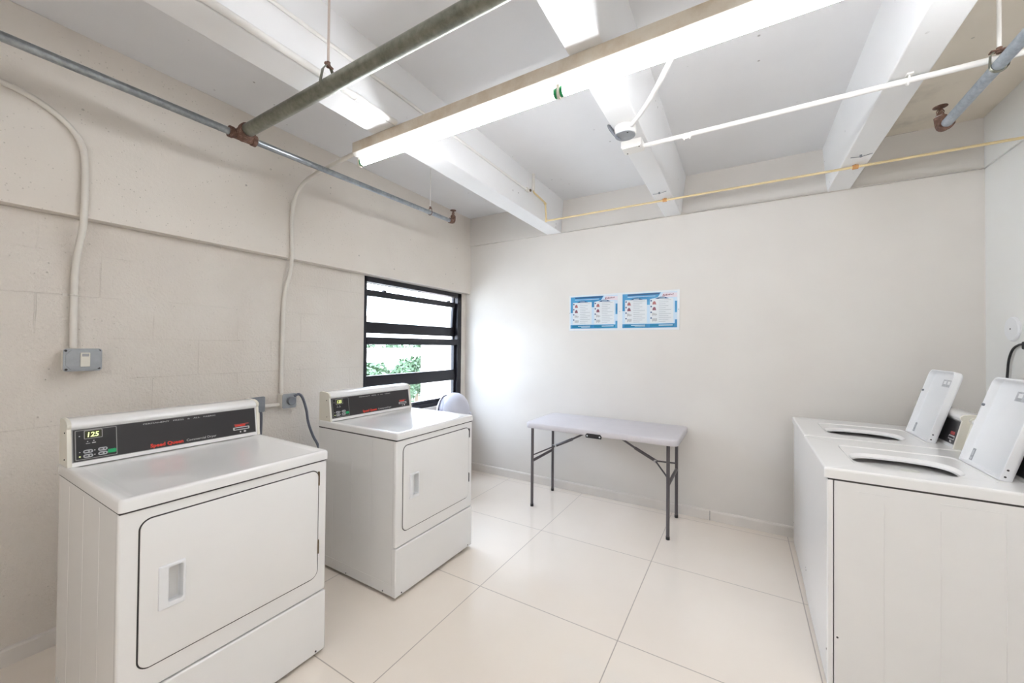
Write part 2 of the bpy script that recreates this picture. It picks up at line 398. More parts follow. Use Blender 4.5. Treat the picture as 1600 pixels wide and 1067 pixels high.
# left wall: block wall with the window opening under a projecting concrete spandrel
b = MB().mat('block')
b.box((XL-0.2, YR, 0), (XL, WY0, ZL)); b.box((XL-0.2, WY0, 0), (XL, WY1, WZ0)); b.box((XL-0.2, WY1, 0), (XL, YB+0.1, ZL)); b.box((XL-0.2, WY0, WZ1), (XL, WY1, ZL))
b.mat('upper'); b.box((XL-0.2, YR, ZL), (XU, YB+0.1, ZC))
struct(b.build('wall_left', smooth=False, bevel=0.004))
b = MB().mat('wall'); b.box((XL-0.2, YB, 0), (XR+0.2, YB+0.2, ZB)); b.box((XL-0.2, YU, ZB), (XR+0.2, YB+0.2, ZC)); struct(b.build('wall_back', smooth=False, bevel=0.003))
b = MB().mat('wall_r'); b.box((XR, YR, 0), (XR+0.2, YB+0.2, ZB)); b.box((XR-0.010, YR, ZB), (XR+0.2, YB+0.2, ZC)); struct(b.build('wall_right', smooth=False, bevel=0.003))
b = MB().mat('wall'); b.box((XL-0.2, YR-0.2, 0), (XR+0.2, YR, ZC)); struct(b.build('wall_rear', smooth=False))
# baseboards
def basebd(name, prof_axis):
    pass
b = MB(); b.prism([(0, 0), (0.012, 0), (0.012, 0.066), (0.008, 0.074), (0, 0.078)], (XL, YR, 0), (1, 0, 0), (0, 0, 1), (0, 1, 0), YB-YR); struct(b.build('baseboard_left', 'base', smooth=False))
b = MB(); b.prism([(0, 0), (0.012, 0), (0.012, 0.068), (0.008, 0.077), (0, 0.082)], (XL, YB, 0), (0, -1, 0), (0, 0, 1), (1, 0, 0), XR-XL)
struct(b.build('baseboard_back', 'base', smooth=False))
b = MB(); b.box((-0.2235, YB-0.0135, 0.0), (-0.2205, YB-0.0115, 0.078)); o = struct(b.build('baseboard_joint', 'gap', smooth=False)); o.name = 'trim_1'
b = MB(); b.prism([(0, 0), (0.012, 0), (0.012, 0.068), (0.008, 0.077), (0, 0.082)], (XR, YR, 0), (-1, 0, 0), (0, 0, 1), (0, 1, 0), YB-YR); struct(b.build('baseboard_right', 'base', smooth=False))
b = MB(); b.box((0.69, YU-0.0015, ZC-0.0035), (0.99, YU-0.0002, ZC-0.0005)); o = struct(b.build('trim_2', 'gap', smooth=False))
# concrete joists of the slab, slightly wider at the top
def joist(xl, xr, tl, tr):
    b = MB(); b.prism([(xl, ZB), (xr, ZB), (tr, ZC+0.01), (tl, ZC+0.01)], (0, YR, 0), (1, 0, 0), (0, 0, 1), (0, 1, 0), YU+0.01-YR)
    o = struct(b.build('ceiling_beam', 'beam', smooth=False, bevel=0.006)); return o
joist(-1.702, -1.545, -1.735, -1.520)
joist(-0.580, -0.446, -0.610, -0.409)
joist(0.522, 0.652, 0.495, 0.680)

# ------------------------------------------------------------------ window
win = D.objects.new('window_1', None); C.objects.link(win); win.location = (XL-0.05, WY0, WZ0); struct(win)
FX0, FX1 = XL-0.075, XL-0.004
b = MB()
b.box((FX0, WY0, WZ0), (FX1, WY0+0.030, WZ1)); b.box((FX0, WY1-0.066, WZ0), (FX1, WY1, WZ1))
b.box((FX0, WY0, WZ1-0.046), (FX1, WY1, WZ1)); b.box((FX0, WY0, WZ0), (FX1, WY1, WZ0+0.04))
b.box((FX0-0.01, WY1-0.080, WZ0+0.04), (FX0+0.02, WY1-0.066, WZ1-0.046))
b.build('window_frame', 'frame', win, smooth=False, bevel=0.003)
b = MB(); b.box((FX0, WY0+0.028, 1.402), (FX1+0.004, WY1-0.064, 1.462)); b.build('transom_bar', 'frame', win, smooth=False, bevel=0.003)
def sash(z0, z1, ang, drop, y0, y1, rt_=0.052, rb=0.085, name='sash'):
    """awning sash, top edge at frame plane, bottom swung out by ang"""
    h = z1-z0; P = Vector((XL-0.030, 0, z1-drop)); a = R(ang)
    T = Matrix.Translation(P) @ Matrix.Rotation(a, 4, 'Y')
    b = MB()
    b.box((-0.030, y0, -rt_), (0.0, y1, 0), T); b.box((-0.030, y0, -h), (0, y1, -h+rb), T)
    b.box((-0.030, y0, -h+rb), (0, y0+0.028, -rt_), T); b.box((-0.030, y1-0.032, -h+rb), (0, y1, -rt_), T)
    so = b.build(name, 'frame', win, smooth=False, bevel=0.003)
    b = MB(); b.box((-0.018, y0+0.026, -h+rb-0.005), (-0.013, y1-0.030, -rt_+0.005), T); b.build('pane', 'glass', so, smooth=False)
    return so
s1 = sash(1.497, 1.872, 3.5, 0.0, WY0+0.032, WY1-0.078, 0.054, 0.098)
for y in (WY0+0.22, WY1-0.21):
    b = MB(); b.box((XL-0.045, y, 1.868), (XL-0.020, y+0.03, 1.884)); b.prism([(0, 0), (0.05, 0.012), (0.05, 0.018), (0, 0.006)], (XL-0.035, y, 1.872), (0, 1, 0), (0, 0, 1), (1, 0, 0), 0.006); b.build('sash_hinge', 'frame', s1, smooth=False)
b = MB(); b.box((XL-0.045, WY0+0.03, 1.925), (XL-0.035, WY1-0.066, 1.931)); b.build('weather_strip', 'grey_line', win, smooth=False)
s2 = sash(1.018, 1.402, 0.0, 0.0, WY0+0.030, WY1-0.066, 0.004, 0.110)
s3 = sash(WZ0+0.04, 1.018, 0.0, 0.0, WY0+0.030, WY1-0.066, 0.004, 0.03)
b = MB(); b.box((XL-0.21, WY0-0.0, WZ0-0.001), (XL-0.075, WY1, WZ0+0.012)); b.box((XL-0.004, WY0-0.02, WZ0-0.022), (XL+0.022, WY1+0.02, WZ0+0.004))
b.build('window_sill', 'base', win, smooth=False, bevel=0.002)

# ------------------------------------------------------------------ outside
b = MB(); b.box((-160, -120, -7.2), (XL-0.6, 160, -7.0)); struct(b.build('ground', 'asphalt', smooth=False))
b = MB(); b.box((-3.545, 3.68, -7), (-2.93, 3.95, 6)); struct(b.build('wall_exterior', 'ext_wall', smooth=False))
bl = empty('building', (-40, 30, -7), 'long low pale building seen through the window beyond the near trees', 'building')
b = MB(); b.box((-41, 20, -7), (-33, 52, 0.7)); b.build('wall', 'ext_bldg', bl, smooth=False)
b = MB(); b.box((-41.3, 19.7, 0.7), (-32.7, 52.3, 0.95)); b.build('roof', 'ext_bldg', bl, smooth=False)
cn = empty('canopy', (-15, 8, -7), 'beige flat concrete canopy jutting in behind the upper window sash', 'canopy')
b = MB(); b.box((-16, 5, 2.42), (-14, 11.76, 2.66)); b.build('roof_slab', 'ext_canopy', cn, smooth=False)
b = MB(); b.box((-15.3, 6, -7), (-14.9, 6.4, 2.42)); b.build('post', 'ext_canopy', cn, smooth=False)
def tree(x, y, ztop, r, label, n=700, seed=0):
    rnd = random.Random(seed); t = empty('tree', (x, y, -7), label, 'tree', 'trees outside the window')
    b = MB(); b.tube([(x, y, -7), (x+0.1, y, (ztop-7)/2), (x, y, ztop-r*0.8)], [0.22, 0.16, 0.05], 8); b.build('trunk', 'bark', t)
    b = MB(); cz = ztop-r*0.95
    for i in range(n):
        th = rnd.uniform(0, 2*PI); ph = math.acos(rnd.uniform(-1, 1)); rr = r*(rnd.uniform(0.55, 1.0))*(1+0.22*math.sin(3*th+seed)*math.sin(2*ph))
        p = Vector((x+rr*math.sin(ph)*math.cos(th), y+rr*math.sin(ph)*math.sin(th), cz+rr*math.cos(ph)*0.95))
        s_ = r*rnd.uniform(0.06, 0.13); u = Vector((rnd.uniform(-1, 1), rnd.uniform(-1, 1), rnd.uniform(-1, 1))).normalized(); v = u.orthogonal().normalized()
        vs = [b.bm.verts.new(p+u*s_*math.cos(a)+v*s_*0.6*math.sin(a)) for a in (0, 1.3, 2.4, 3.4, 4.9)]; b._f(vs)
    b.build('crown', 'leaf', t, smooth=False)
near = [(-10.6, 8.6, 0.80, 0.75, 'small green tree nearest the left edge of the window view'),
        (-11.6, 10.6, 0.45, 0.80, 'green tree in the middle of the window view, lower than its neighbours'),
        (-12.2, 12.4, 0.85, 0.85, 'green tree beside the white exterior wall seen through the window')]
for i, (x, y, z, r, lab) in enumerate(near): tree(x, y, z, r, lab, 2600, i+1)
for i, (y, z, lab) in enumerate(((37.5, 1.9, 'distant dark green tree at the left of the skyline outside'), (43.5, 1.6, 'distant green tree at the middle of the skyline outside'), (49.8, 1.8, 'distant green tree at the right of the skyline beside the wall'))):
    tree(-48, y, z, 2.4, lab, 2200, 30+i)

# ================================================================== appliances
def loopz(outer, z): return [Vector((p[0], p[1], z)) for p in outer]

def carve(o, lo, hi):
    """cut a box-shaped pocket (world coordinates) out of a mesh object"""
    b = MB(); b.box(lo, hi); c = b.build('cutter', 'gap', None, smooth=False)
    for md in list(o.modifiers): md.harden_normals = False
    md = o.modifiers.new('cut', 'BOOLEAN'); md.operation = 'DIFFERENCE'; md.solver = 'EXACT'; md.object = c
    bpy.context.view_layer.update()
    mats = list(o.data.materials)
    me = D.meshes.new_from_object(o.evaluated_get(bpy.context.evaluated_depsgraph_get())); o.modifiers.clear()
    me.name = o.data.name; me.materials.clear()
    for m_ in mats: me.materials.append(m_)
    for p in me.polygons: p.material_index = 0
    me.set_sharp_from_angle(angle=R(20)); o.data = me; D.objects.remove(c)
def make_dryer(name_label, group, digits=True):
    """local frame: front face x=0 looking +x, y 0..0.69, z up"""
    t = empty('tumble_dryer', (0, 0, 0), name_label, 'dryer', group)
    Wd, Dp = 0.690, 0.705
    # cabinet
    b = MB().mat('enamel_side'); b.box((-Dp, 0.003, 0.018), (-0.018, Wd-0.003, 0.872))
    b.mat('gap'); b.box((-Dp+0.03, 0.03, 0.008), (-0.05, Wd-0.03, 0.02))
    b.mat('enamel_side')
    for yy in (0.0015, Wd-0.0035):
        for xx in (-0.20, -0.38, -0.56): b.box((xx, yy+(0.0009 if yy < 0.1 else 0), 0.03), (xx+0.004, yy+(0.002 if yy < 0.1 else 0.0011), 0.85))
        b.box((-0.69, yy, 0.075), (-0.03, yy+0.002, 0.079))
    b.build('cabinet', None, t, smooth=False, bevel=0.0009)
    b = MB(); b.box((-0.030, 0.0, 0.285), (0.0, Wd, 0.871)); fpn = b.build('front_panel', 'enamel', t, bevel=0.009, bseg=4)
    b = MB(); b.box((-0.032, -0.001, 0.016), (0.003, Wd+0.001, 0.2815)); kp = b.build('kick_panel', 'enamel', t, bevel=0.007, bseg=3)
    for yy in (0.045, Wd-0.045): b = MB(); b.cyl((0.002, yy, 0.030), (0.0045, yy, 0.030), 0.004, 12); b.build('screw', 'gap', kp)
    for xx in (-0.10, -0.42): b = MB(); b.cyl((xx, 0.0045, 0.028), (xx, 0.001, 0.028), 0.0035, 12); b.build('screw', 'gap', t)
    # top panel with raised rim
    out = rrect(Dp+0.010, Wd+0.004, 0.012, 5, -Dp/2+0.004, Wd/2)
    def inset(d, r): return rrect(Dp+0.010-2*d, Wd+0.004-2*d, r, 5, -Dp/2+0.004, Wd/2)
    b = MB(); b.loops([loopz(out, 0.8765), loopz(out, 0.905), loopz(inset(0.0015, 0.012), 0.911), loopz(inset(0.005, 0.012), 0.9148), loopz(inset(0.010, 0.012), 0.9155), loopz(inset(0.028, 0.010), 0.9145), loopz(inset(0.040, 0.012), 0.9105)])
    b.build('top_panel', 'enamel', t, angle=60)
    b = MB(); b.box((-Dp+0.001, 0.0022, 0.868), (-0.0025, Wd-0.0022, 0.878)); b.build('top_gap_shade', 'gap', t, smooth=False)  # dark slab stands for the shaded groove below the top panel
    # door over a dark plate that colours in the shade of its gap
    dy0, dy1, dz0, dz1 = 0.050, 0.647, 0.361, 0.834; w, h = dy1-dy0, dz1-dz0; cy, cz = (dy0+dy1)/2, (dz0+dz1)/2
    b = MB(); b.prism(rrect(w+0.0085, h+0.0085, 0.035, 8, cy, cz), (-0.002, 0, 0), (0, 1, 0), (0, 0, 1), (1, 0, 0), 0.0028); sl = b.build('door_gap_shade', 'gap', t, smooth=False)
    def dl(i, x): return [Vector((x, p[0], p[1])) for p in rrect(w-2*i, h-2*i, max(0.031-i, 0.01), 8, cy, cz)]
    b = MB(); b.loops([dl(0, -0.001), dl(0, 0.0030), dl(0.0012, 0.0045), dl(0.0035, 0.0052)]); door = b.build('door', 'enamel', t, angle=60)
    # recessed pull
    hy0, hy1, hz0, hz1 = 0.095, 0.167, 0.526, 0.668
    def hl(a0, a1, b0, b1, x, r=0.004): return [Vector((x, p[0], p[1])) for p in rrect(a1-a0, b1-b0, r, 3, (a0+a1)/2, (b0+b1)/2)]
    for o_ in (door, sl, fpn): carve(o_, (-0.026, hy0+0.010, hz0+0.008), (0.05, hy1-0.004, hz1-0.005))
    b = MB(); b.loops([hl(hy0, hy1, hz0, hz1, 0.0048), hl(hy0+0.001, hy1-0.001, hz0+0.001, hz1-0.001, 0.0115), hl(hy0+0.004, hy1-0.0035, hz0+0.0035, hz1-0.0035, 0.0130),
                       hl(hy0+0.024, hy1-0.0065, hz0+0.016, hz1-0.0085, 0.0130, 0.006), hl(hy0+0.0255, hy1-0.008, hz0+0.0175, hz1-0.010, 0.0110, 0.006), hl(hy0+0.012, hy1-0.010, hz0+0.014, hz1-0.014, -0.0165, 0.006), hl(hy0+0.016, hy1-0.013, hz0+0.018, hz1-0.018, -0.0185, 0.006)], cap0=False)
    b.build('door_handle', 'white_pl', door, angle=25)
    for z in (0.462, 0.765):
        b = MB(); b.box((0.0, dy1-0.001, z), (0.0065, dy1+0.0045, z+0.062)); b.cyl((0.0065, dy1+0.002, z+0.004), (0.0065, dy1+0.002, z+0.058), 0.0028, 10)
        b.build('hinge', 'hinge' if digits else 'gap', door)
    # console: a cream-ended housing with a bull-nosed top
    fx, tx, bx = -0.585, -0.612, -0.700
    prof = [(bx, 0.9148), (fx, 0.9148), (fx-0.003, 0.928), (tx+0.004, 1.058), (tx+0.010, 1.064), (tx+0.011, 1.073), (tx+0.004, 1.083), (tx-0.010, 1.090), (tx-0.03, 1.0945), (bx+0.012, 1.096), (bx, 1.088)]
    b = MB(); b.prism(prof, (0, 0.012, 0), (1, 0, 0), (0, 0, 1), (0, 1, 0), Wd-0.024); con = b.build('console', 'enamel', t, angle=50)
    for y0 in (0.0, Wd-0.013):
        p2 = [(x+(0.0035 if x > -0.65 else -0.002), z+(0.002 if z > 1.0 else 0)) for x, z in prof]
        b = MB(); b.prism(p2, (0, y0, 0), (1, 0, 0), (0, 0, 1), (0, 1, 0), 0.013); b.build('end_cap', 'cream', con, angle=40, bevel=0.002)
    for z in (0.942, 1.045): b = MB(); b.cyl((fx-0.035 if z < 1 else tx-0.012, -0.002, z), (fx-0.035 if z < 1 else tx-0.012, 0.001, z), 0.003, 10); b.build('cap_screw', 'gap', con)
    # slanted control face: o at lower left, u along y, v up the slant
    A = Vector((fx-0.003, 0, 0.928)); B = Vector((tx+0.004, 0, 1.058)); v = (B-A).normalized(); u = Vector((0, 1, 0)); w = u.cross(v)
    Hs = (B-A).length
    def P(y, s, e=0): return A + u*y + v*s + w*e
    def plate(bb, y0, y1, s0, s1, e0, e1, r=0.001, n=3):
        bb.prism(rrect(y1-y0, s1-s0, r, n, (y0+y1)/2, (s0+s1)/2), P(0, 0, e0), u, v, w, e1-e0)
    b = MB().mat('grey_line'); plate(b, 0.014, 0.672, 0.002, 0.130, -0.001, 0.0006)
    b.mat('black'); plate(b, 0.017, 0.669, 0.0045, 0.1275, -0.001, 0.0012)
    cp = b.build('control_panel', None, con, smooth=False)
    b = MB().mat('grey_line'); plate(b, 0.022, 0.140, 0.009, 0.124, 0.001, 0.0022, 0.003)
    b.mat('black2'); plate(b, 0.0245, 0.1375, 0.0115, 0.1215, 0.001, 0.0026, 0.003)
    kp2 = b.build('keypad', None, con, smooth=False)
    b = MB().mat('grey_line'); plate(b, 0.046, 0.098, 0.087, 0.121, 0.002, 0.0036, 0.003)
    b.mat('window_disp'); plate(b, 0.0485, 0.0955, 0.0895, 0.1185, 0.002, 0.0042, 0.002)
    b.build('display_window', None, kp2, smooth=False)
    text('125', 0.026, P(0.0515, 0.0945, 0.0044), u, v, 'digit', kp2, 'display_digits', 0.0004, sx=0.92, bold=0.0006, shear=0.12)
    for (y, s) in ((0.043, 0.0385), (0.084, 0.0400), (0.043, 0.0215), (0.084, 0.0230)):
        b = MB().mat('grey_key'); plate(b, y, y+0.027, s-0.0068, s+0.0068, 0.002, 0.0050, 0.0066, 5)
        b.mat('dark_key'); plate(b, y+0.004, y+0.013, s-0.0022, s+0.0022, 0.0048, 0.0052, 0.0005, 2)
        plate(b, y+0.0175, y+0.0225, s-0.003, s+0.003, 0.0048, 0.0052, 0.0024, 4); b.build('selector_key', None, kp2, smooth=False)
    b = MB(); plate(b, 0.112, 0.136, 0.020, 0.035, 0.002, 0.0055, 0.003, 4); b.build('start_key', 'green_key', kp2)
    for (y, s) in ((0.034, 0.0385), (0.075, 0.0400), (0.075, 0.0230), (0.034, 0.101), (0.056, 0.077), (0.073, 0.078)):
        b = MB(); plate(b, y-0.002, y+0.002, s-0.002, s+0.002, 0.0024, 0.0030, 0.0019, 4); b.build('indicator_light', 'print', kp2, smooth=False)
    for (y0_, y1_, s1_) in ((0.051, 0.063, 0.0705), (0.068, 0.079, 0.0720)): b = MB(); plate(b, y0_, y1_, 0.0685, s1_, 0.0024, 0.003, 0.0005); b.build('caption_mark', 'print', kp2, smooth=False)
    b = MB(); plate(b, 0.0315, 0.0365, 0.019, 0.024, 0.0024, 0.0032, 0.0024, 4); b.build('indicator_light', 'digit', kp2, smooth=False)
    b = MB(); plate(b, 0.1055, 0.1095, 0.024, 0.029, 0.0024, 0.003, 0.0018, 4); b.build('indicator_light', 'dull_red', kp2, smooth=False)
    text('PERMANENT   PRESS   &   ALL   FABRIC', 0.0085, P(0.222, 0.1135, 0.0014), u, v, 'print', con, 'fabric_lettering', 0.0003, sx=1.86)
    text('Speed Queen', 0.021, P(0.244, 0.0115, 0.0014), u, v, 'red', con, 'brand_lettering', 0.0003, sx=1.02, bold=0.0007)
    text('Commercial Dryer', 0.0155, P(0.372, 0.0125, 0.0014), u, v, 'print', con, 'dryer_lettering', 0.0003, sx=1.0)
    b = MB(); plate(b, 0.571, 0.638, 0.0525, 0.0565, 0.001, 0.0018, 0.0005); b.build('card_marking', 'dull_red', con, smooth=False)
    b = MB(); plate(b, 0.574, 0.622, 0.0445, 0.0510, 0.001, 0.0018, 0.0005); b.build('card_marking', 'red', con, smooth=False)
    b = MB().mat('print'); plate(b, 0.565, 0.640, 0.026, 0.041, 0.001, 0.0030, 0.004); b.mat('dark_key'); plate(b, 0.571, 0.634, 0.030, 0.0365, 0.001, 0.0036, 0.001)
    b.build('card_slot', None, con, smooth=False)
    for (y0_, y1_, s0_, s1_, r_) in ((0.595, 0.601, 0.012, 0.020, 0.002), (0.613, 0.624, 0.011, 0.021, 0.004)): b = MB(); plate(b, y0_, y1_, s0_, s1_, 0.001, 0.002, r_); b.build('card_symbol', 'print', con, smooth=False)
    for xx in (-0.05, -0.65):
        for yy in (0.06, Wd-0.06):
            b = MB(); b.cyl((xx, yy, 0.0), (xx, yy, 0.006), 0.018, 16); b.cyl((xx, yy, 0.006), (xx, yy, 0.02), 0.007, 10); b.build('foot', 'black_pl', t)
    return t
d1 = make_dryer('white commercial dryer nearest the camera, green 125 on its black console', 'white dryers along the block wall')
d1.location = (-1.634, 0.410, 0)
d2 = make_dryer('white commercial dryer standing in front of the black window', 'white dryers along the block wall', False)
d2.location = (-1.620, 1.503, 0)
# second dryer shows a shorter reading
for ch in d2.children_recursive: pass

# ------------------------------------------------------------------ washers (front faces -x)
def make_washer(label, group):
    """local frame: front face x=0, body towards +x, y 0 (near side)..0.69"""
    t = empty('washing_machine', (0, 0, 0), label, 'washing machine', group)
    Wd, Dp, Z = 0.686, 0.665, 0.908
    b = MB().mat('enamel_side'); b.box((0.0235, 0.0015, 0.016), (Dp, Wd-0.0015, 0.860)); b.mat('gap'); b.box((0.04, 0.03, 0.006), (Dp-0.03, Wd-0.03, 0.02))
    b.mat('enamel_side')
    for xx in (0.175, 0.33, 0.49): b.box((xx, 0.0004, 0.05), (xx+0.003, 0.0025, 0.83 if xx > 0.4 else 0.80))
    b.box((0.09, 0.0004, 0.825), (0.20, 0.0025, 0.827)); b.box((0.33, 0.0004, 0.827), (0.49, 0.0025, 0.829))
    b.build('cabinet', None, t, smooth=False, bevel=0.0008)
    b = MB(); b.box((0.0, 0.0, 0.012), (0.021, Wd, 0.861)); b.build('front_panel', 'enamel', t, bevel=0.006, bseg=3)
    for p0, p1 in (((-0.001, 0.010, 0.155), (0.002, 0.010, 0.155)), ((-0.001, Wd-0.012, 0.155), (0.002, Wd-0.012, 0.155)), ((0.0335, 0.003, 0.22), (0.0335, 0.0002, 0.22))):
        b = MB(); b.cyl(p0, p1, 0.0038, 10); b.build('screw', 'gap', t)
    # top: outer edge -> raised deck -> shallow well -> oval opening
    cx, cy = 0.300, 0.262
    cxp, cyp = Dp/2-0.004, Wd/2
    out = []
    base_ = rrect(Dp+0.010, Wd+0.002, 0.010, 4, cxp, cyp)
    for i in range(len(base_)):
        a = Vector(base_[i]); c = Vector(base_[(i+1) % len(base_)]); n = max(1, int((c-a).length/0.03))
        for k in range(n): out.append(a+(c-a)*k/n)
    def ins(d): return [Vector((cxp+(p.x-cxp)*(1-2*d/(Dp+0.01)), cyp+(p.y-cyp)*(1-2*d/(Wd+0.002)))) for p in out]
    def starl(f, z):
        L = []
        for p in out:
            a = math.atan2(p.y-cy, p.x-cx); r = f(a); L.append(Vector((cx+r*math.cos(a), cy+r*math.sin(a), z)))
        return L
    def rectf(x0, x1, y0, y1, e=9.0):
        hx, hy = (x1-x0)/2, (y1-y0)/2; ox, oy = (x0+x1)/2-cx, (y0+y1)/2-cy
        def f(a):
            # march outwards to the superellipse
            lo, hi = 0.0, 1.0
            for _ in range(26):
                m_ = (lo+hi)/2; X = (m_*math.cos(a)-ox)/hx; Y_ = (m_*math.sin(a)-oy)/hy
                if abs(X)**e+abs(Y_)**e < 1: lo = m_
                else: hi = m_
            return lo
        return f
    z3 = lambda L, z: [Vector((p.x, p.y, z)) for p in L]
    # well (raised edge line) from x .115 to .56, y .13 to .60 ; opening D shape
    wellA = rectf(0.108, 0.525, 0.105, 0.520, 12); wellB = rectf(0.114, 0.519, 0.111, 0.514, 12)
    opA = rectf(0.118, 0.468, 0.128, 0.412, 2.7); opB = rectf(0.124, 0.462, 0.134, 0.404, 2.7); opC = rectf(0.130, 0.456, 0.140, 0.396, 2.7)
    b = MB()
    b.loops([z3(out, 0.8655), z3(out, Z-0.009), z3(ins(0.0012), Z-0.004), z3(ins(0.004), Z-0.001), z3(ins(0.009), Z), starl(wellA, Z), starl(wellB, Z-0.0045), starl(opA, Z-0.0055), starl(opB, Z-0.011), starl(opC, Z-0.018), starl(opC, Z-0.026)], cap0=False, cap1=False)
    b.build('top_panel', 'enamel', t, angle=9)
    for q_ in (((0.0035, 0.0012, 0.858), (0.02, Wd-0.0012, 0.867)), ((0.02, 0.0012, 0.858), (Dp-0.01, 0.02, 0.867))): b = MB(); b.box(*q_); b.build('top_gap_shade', 'gap', t, smooth=False)  # dark strips colour in the shaded groove under the top
    # basket and tub ring
    b = MB(); 
    prof = [(0.215, Z-0.090), (0.235, Z-0.095), (0.240, Z-0.12), (0.238, 0.45), (0.10, 0.44), (0.001, 0.44)]
    Ls = [[Vector((0.335+r*math.cos(2*PI*j/48), 0.34+r*math.sin(2*PI*j/48), z)) for j in range(48)] for r, z in prof]
    b.loops(Ls, cap0=False); b.build('wash_basket', 'steel', t)
    b = MB(); b.lathe([(0.205, Z-0.088), (0.210, Z-0.080), (0.238, Z-0.080), (0.242, Z-0.090), (0.236, Z-0.100), (0.208, Z-0.096)], 48, (0.335, 0.34, 0)); b.build('balance_ring', 'tub_pl', t)
    Ls = [[Vector((0.325+r*math.cos(2*PI*j/40), 0.34+r*math.sin(2*PI*j/40), z)) for j in range(40)] for r, z in ((0.29, Z-0.027), (0.295, Z-0.10), (0.295, 0.42), (0.01, 0.42))]
    b = MB(); b.loops(Ls, cap0=False); b.build('outer_tub', 'gap', t)  # tub coloured dark for the shade beneath the deck
    b = MB(); b.lathe([(0.001, 0.45), (0.10, 0.45), (0.07, 0.52), (0.048, 0.60), (0.045, 0.80), (0.052, 0.825), (0.050, 0.850), (0.030, 0.862), (0.001, 0.864)], 32, (0.335, 0.34, 0))
    for k in range(4):
        a = k*PI/2+0.4; c_, s_ = math.cos(a), math.sin(a); b.box((0.03, -0.006, 0.46), (0.13, 0.006, 0.60), Matrix.Translation((0.335, 0.34, 0)) @ Matrix.Rotation(a, 4, 'Z'))
    b.build('agitator', 'tub_pl', t, smooth=True)
    # open lid, leaning back on the console. u across (y), v up the lid, w = inner face normal (towards -x)
    LW, LH = 0.330, 0.390; hx, hy = 0.528, 0.147; a = R(16)
    u = Vector((0, 1, 0)); v = Vector((math.sin(a), 0, math.cos(a))); w = Vector((-math.cos(a), 0, math.sin(a)))
    O = Vector((hx, hy, Z+0.002))
    def P(y, s, e=0): return O + u*y + v*s + w*e
    def lo(i, e, r): return [P(0, 0, e)+u*p[0]+v*p[1] for p in lidp(i, r)]
    def lidp(i, r):
        rb = max(0.004, 0.006-i); rtp = max(0.012, r-i); pts = []
        x0, x1, y0, y1 = i, LW-i, i, LH-i
        for (cx_, cy_, rr, a0) in ((x1-rtp, y1-rtp, rtp, 0), (x0+rtp, y1-rtp, rtp, 90), (x0+rb, y0+rb, rb, 180), (x1-rb, y0+rb, rb, 270)):
            for k in range(8): an = R(a0+90*k/7); pts.append((cx_+rr*math.cos(an), cy_+rr*math.sin(an)))
        return pts
    b = MB(); b.loops([lo(0.006, -0.034, 0.034), lo(0.001, -0.030, 0.036), lo(0.0, -0.022, 0.036), lo(0.0, 0.000, 0.036), lo(0.0015, 0.001, 0.036), lo(0.0045, 0.001, 0.036), lo(0.006, 0.0, 0.034), lo(0.007, -0.022, 0.034), lo(0.011, -0.026, 0.032)])
    lid = b.build('lid', 'white_pl', t, angle=50)
    def lplate(bb, y0, y1, s0, s1, e0, e1, r=0.001): bb.prism(rrect(y1-y0, s1-s0, r, 4, (y0+y1)/2, (s0+s1)/2), P(0, 0, e0), u, v, w, e1-e0)
    b = MB().mat('label_grey'); lplate(b, 0.045, 0.185, 0.305, 0.345, -0.0262, -0.0255)
    b.mat('white_pl')
    for i in range(3): lplate(b, 0.052+i*0.045, 0.080+i*0.045, 0.320, 0.338, -0.0260, -0.0252)
    b.mat('label_dark')
    for i in range(3):
        lplate(b, 0.075+i*0.045-0.008, 0.086+i*0.045, 0.339, 0.342, -0.0260, -0.0251)
        for k in range(3): lplate(b, 0.052+i*0.045, 0.086+i*0.045, 0.3085+k*0.0037, 0.310+k*0.0037, -0.0260, -0.0251)
    b.build('instruction_label', None, lid, smooth=False)
    b = MB().mat('label_dark'); lplate(b, 0.296, 0.318, 0.014, 0.068, -0.0262, -0.0245)
    b.mat('label_grey'); lplate(b, 0.301, 0.313, 0.018, 0.028, -0.0260, -0.0240); lplate(b, 0.301, 0.313, 0.036, 0.060, -0.0260, -0.0240); b.build('warning_label', None, lid, smooth=False)
    for (y, s) in ((0.040, 0.240), (0.322, 0.262)):
        b = MB(); c0 = P(y, s, -0.025 if y < 0.2 else -0.004); b.cyl(c0, c0+w*0.007, 0.006, 14); b.build('bumper', 'box_dark', lid)
    for s in (0.018, 0.045): c0 = P(0.0005, s, -0.010); b = MB(); b.cyl(c0-u*0.002, c0+u*0.001, 0.0035, 10); b.build('hinge_screw', 'gap', lid)
    # console
    fx, tx, bx = 0.592, 0.628, 0.700; CY0, CY1 = 0.028, Wd-0.050
    prof = [(bx, Z-0.002), (fx, Z-0.002), (fx+0.003, Z+0.012), (tx-0.004, Z+0.140), (tx-0.010, Z+0.148), (tx-0.010, Z+0.157), (tx, Z+0.167), (tx+0.02, Z+0.172), (bx-0.01, Z+0.173), (bx, Z+0.165)]
    b = MB(); b.prism(prof, (0, CY0+0.014, 0), (1, 0, 0), (0, 0, 1), (0, 1, 0), CY1-CY0-0.028); con = b.build('console', 'enamel', t, angle=50)
    for y0 in (CY0, CY1-0.015):
        p2 = [(x-(0.005 if x < 0.64 else -0.002), z+(0.002 if z > 1.0 else 0)) for x, z in prof]
        b = MB(); b.prism(p2, (0, y0, 0), (1, 0, 0), (0, 0, 1), (0, 1, 0), 0.015); b.build('end_cap', 'cream', con, angle=40, bevel=0.002)
    A = Vector((fx+0.003, 0, Z+0.012)); B = Vector((tx-0.004, 0, Z+0.140)); v2 = (B-A).normalized(); u2_ = Vector((0, -1, 0)); w2 = u2_.cross(v2)
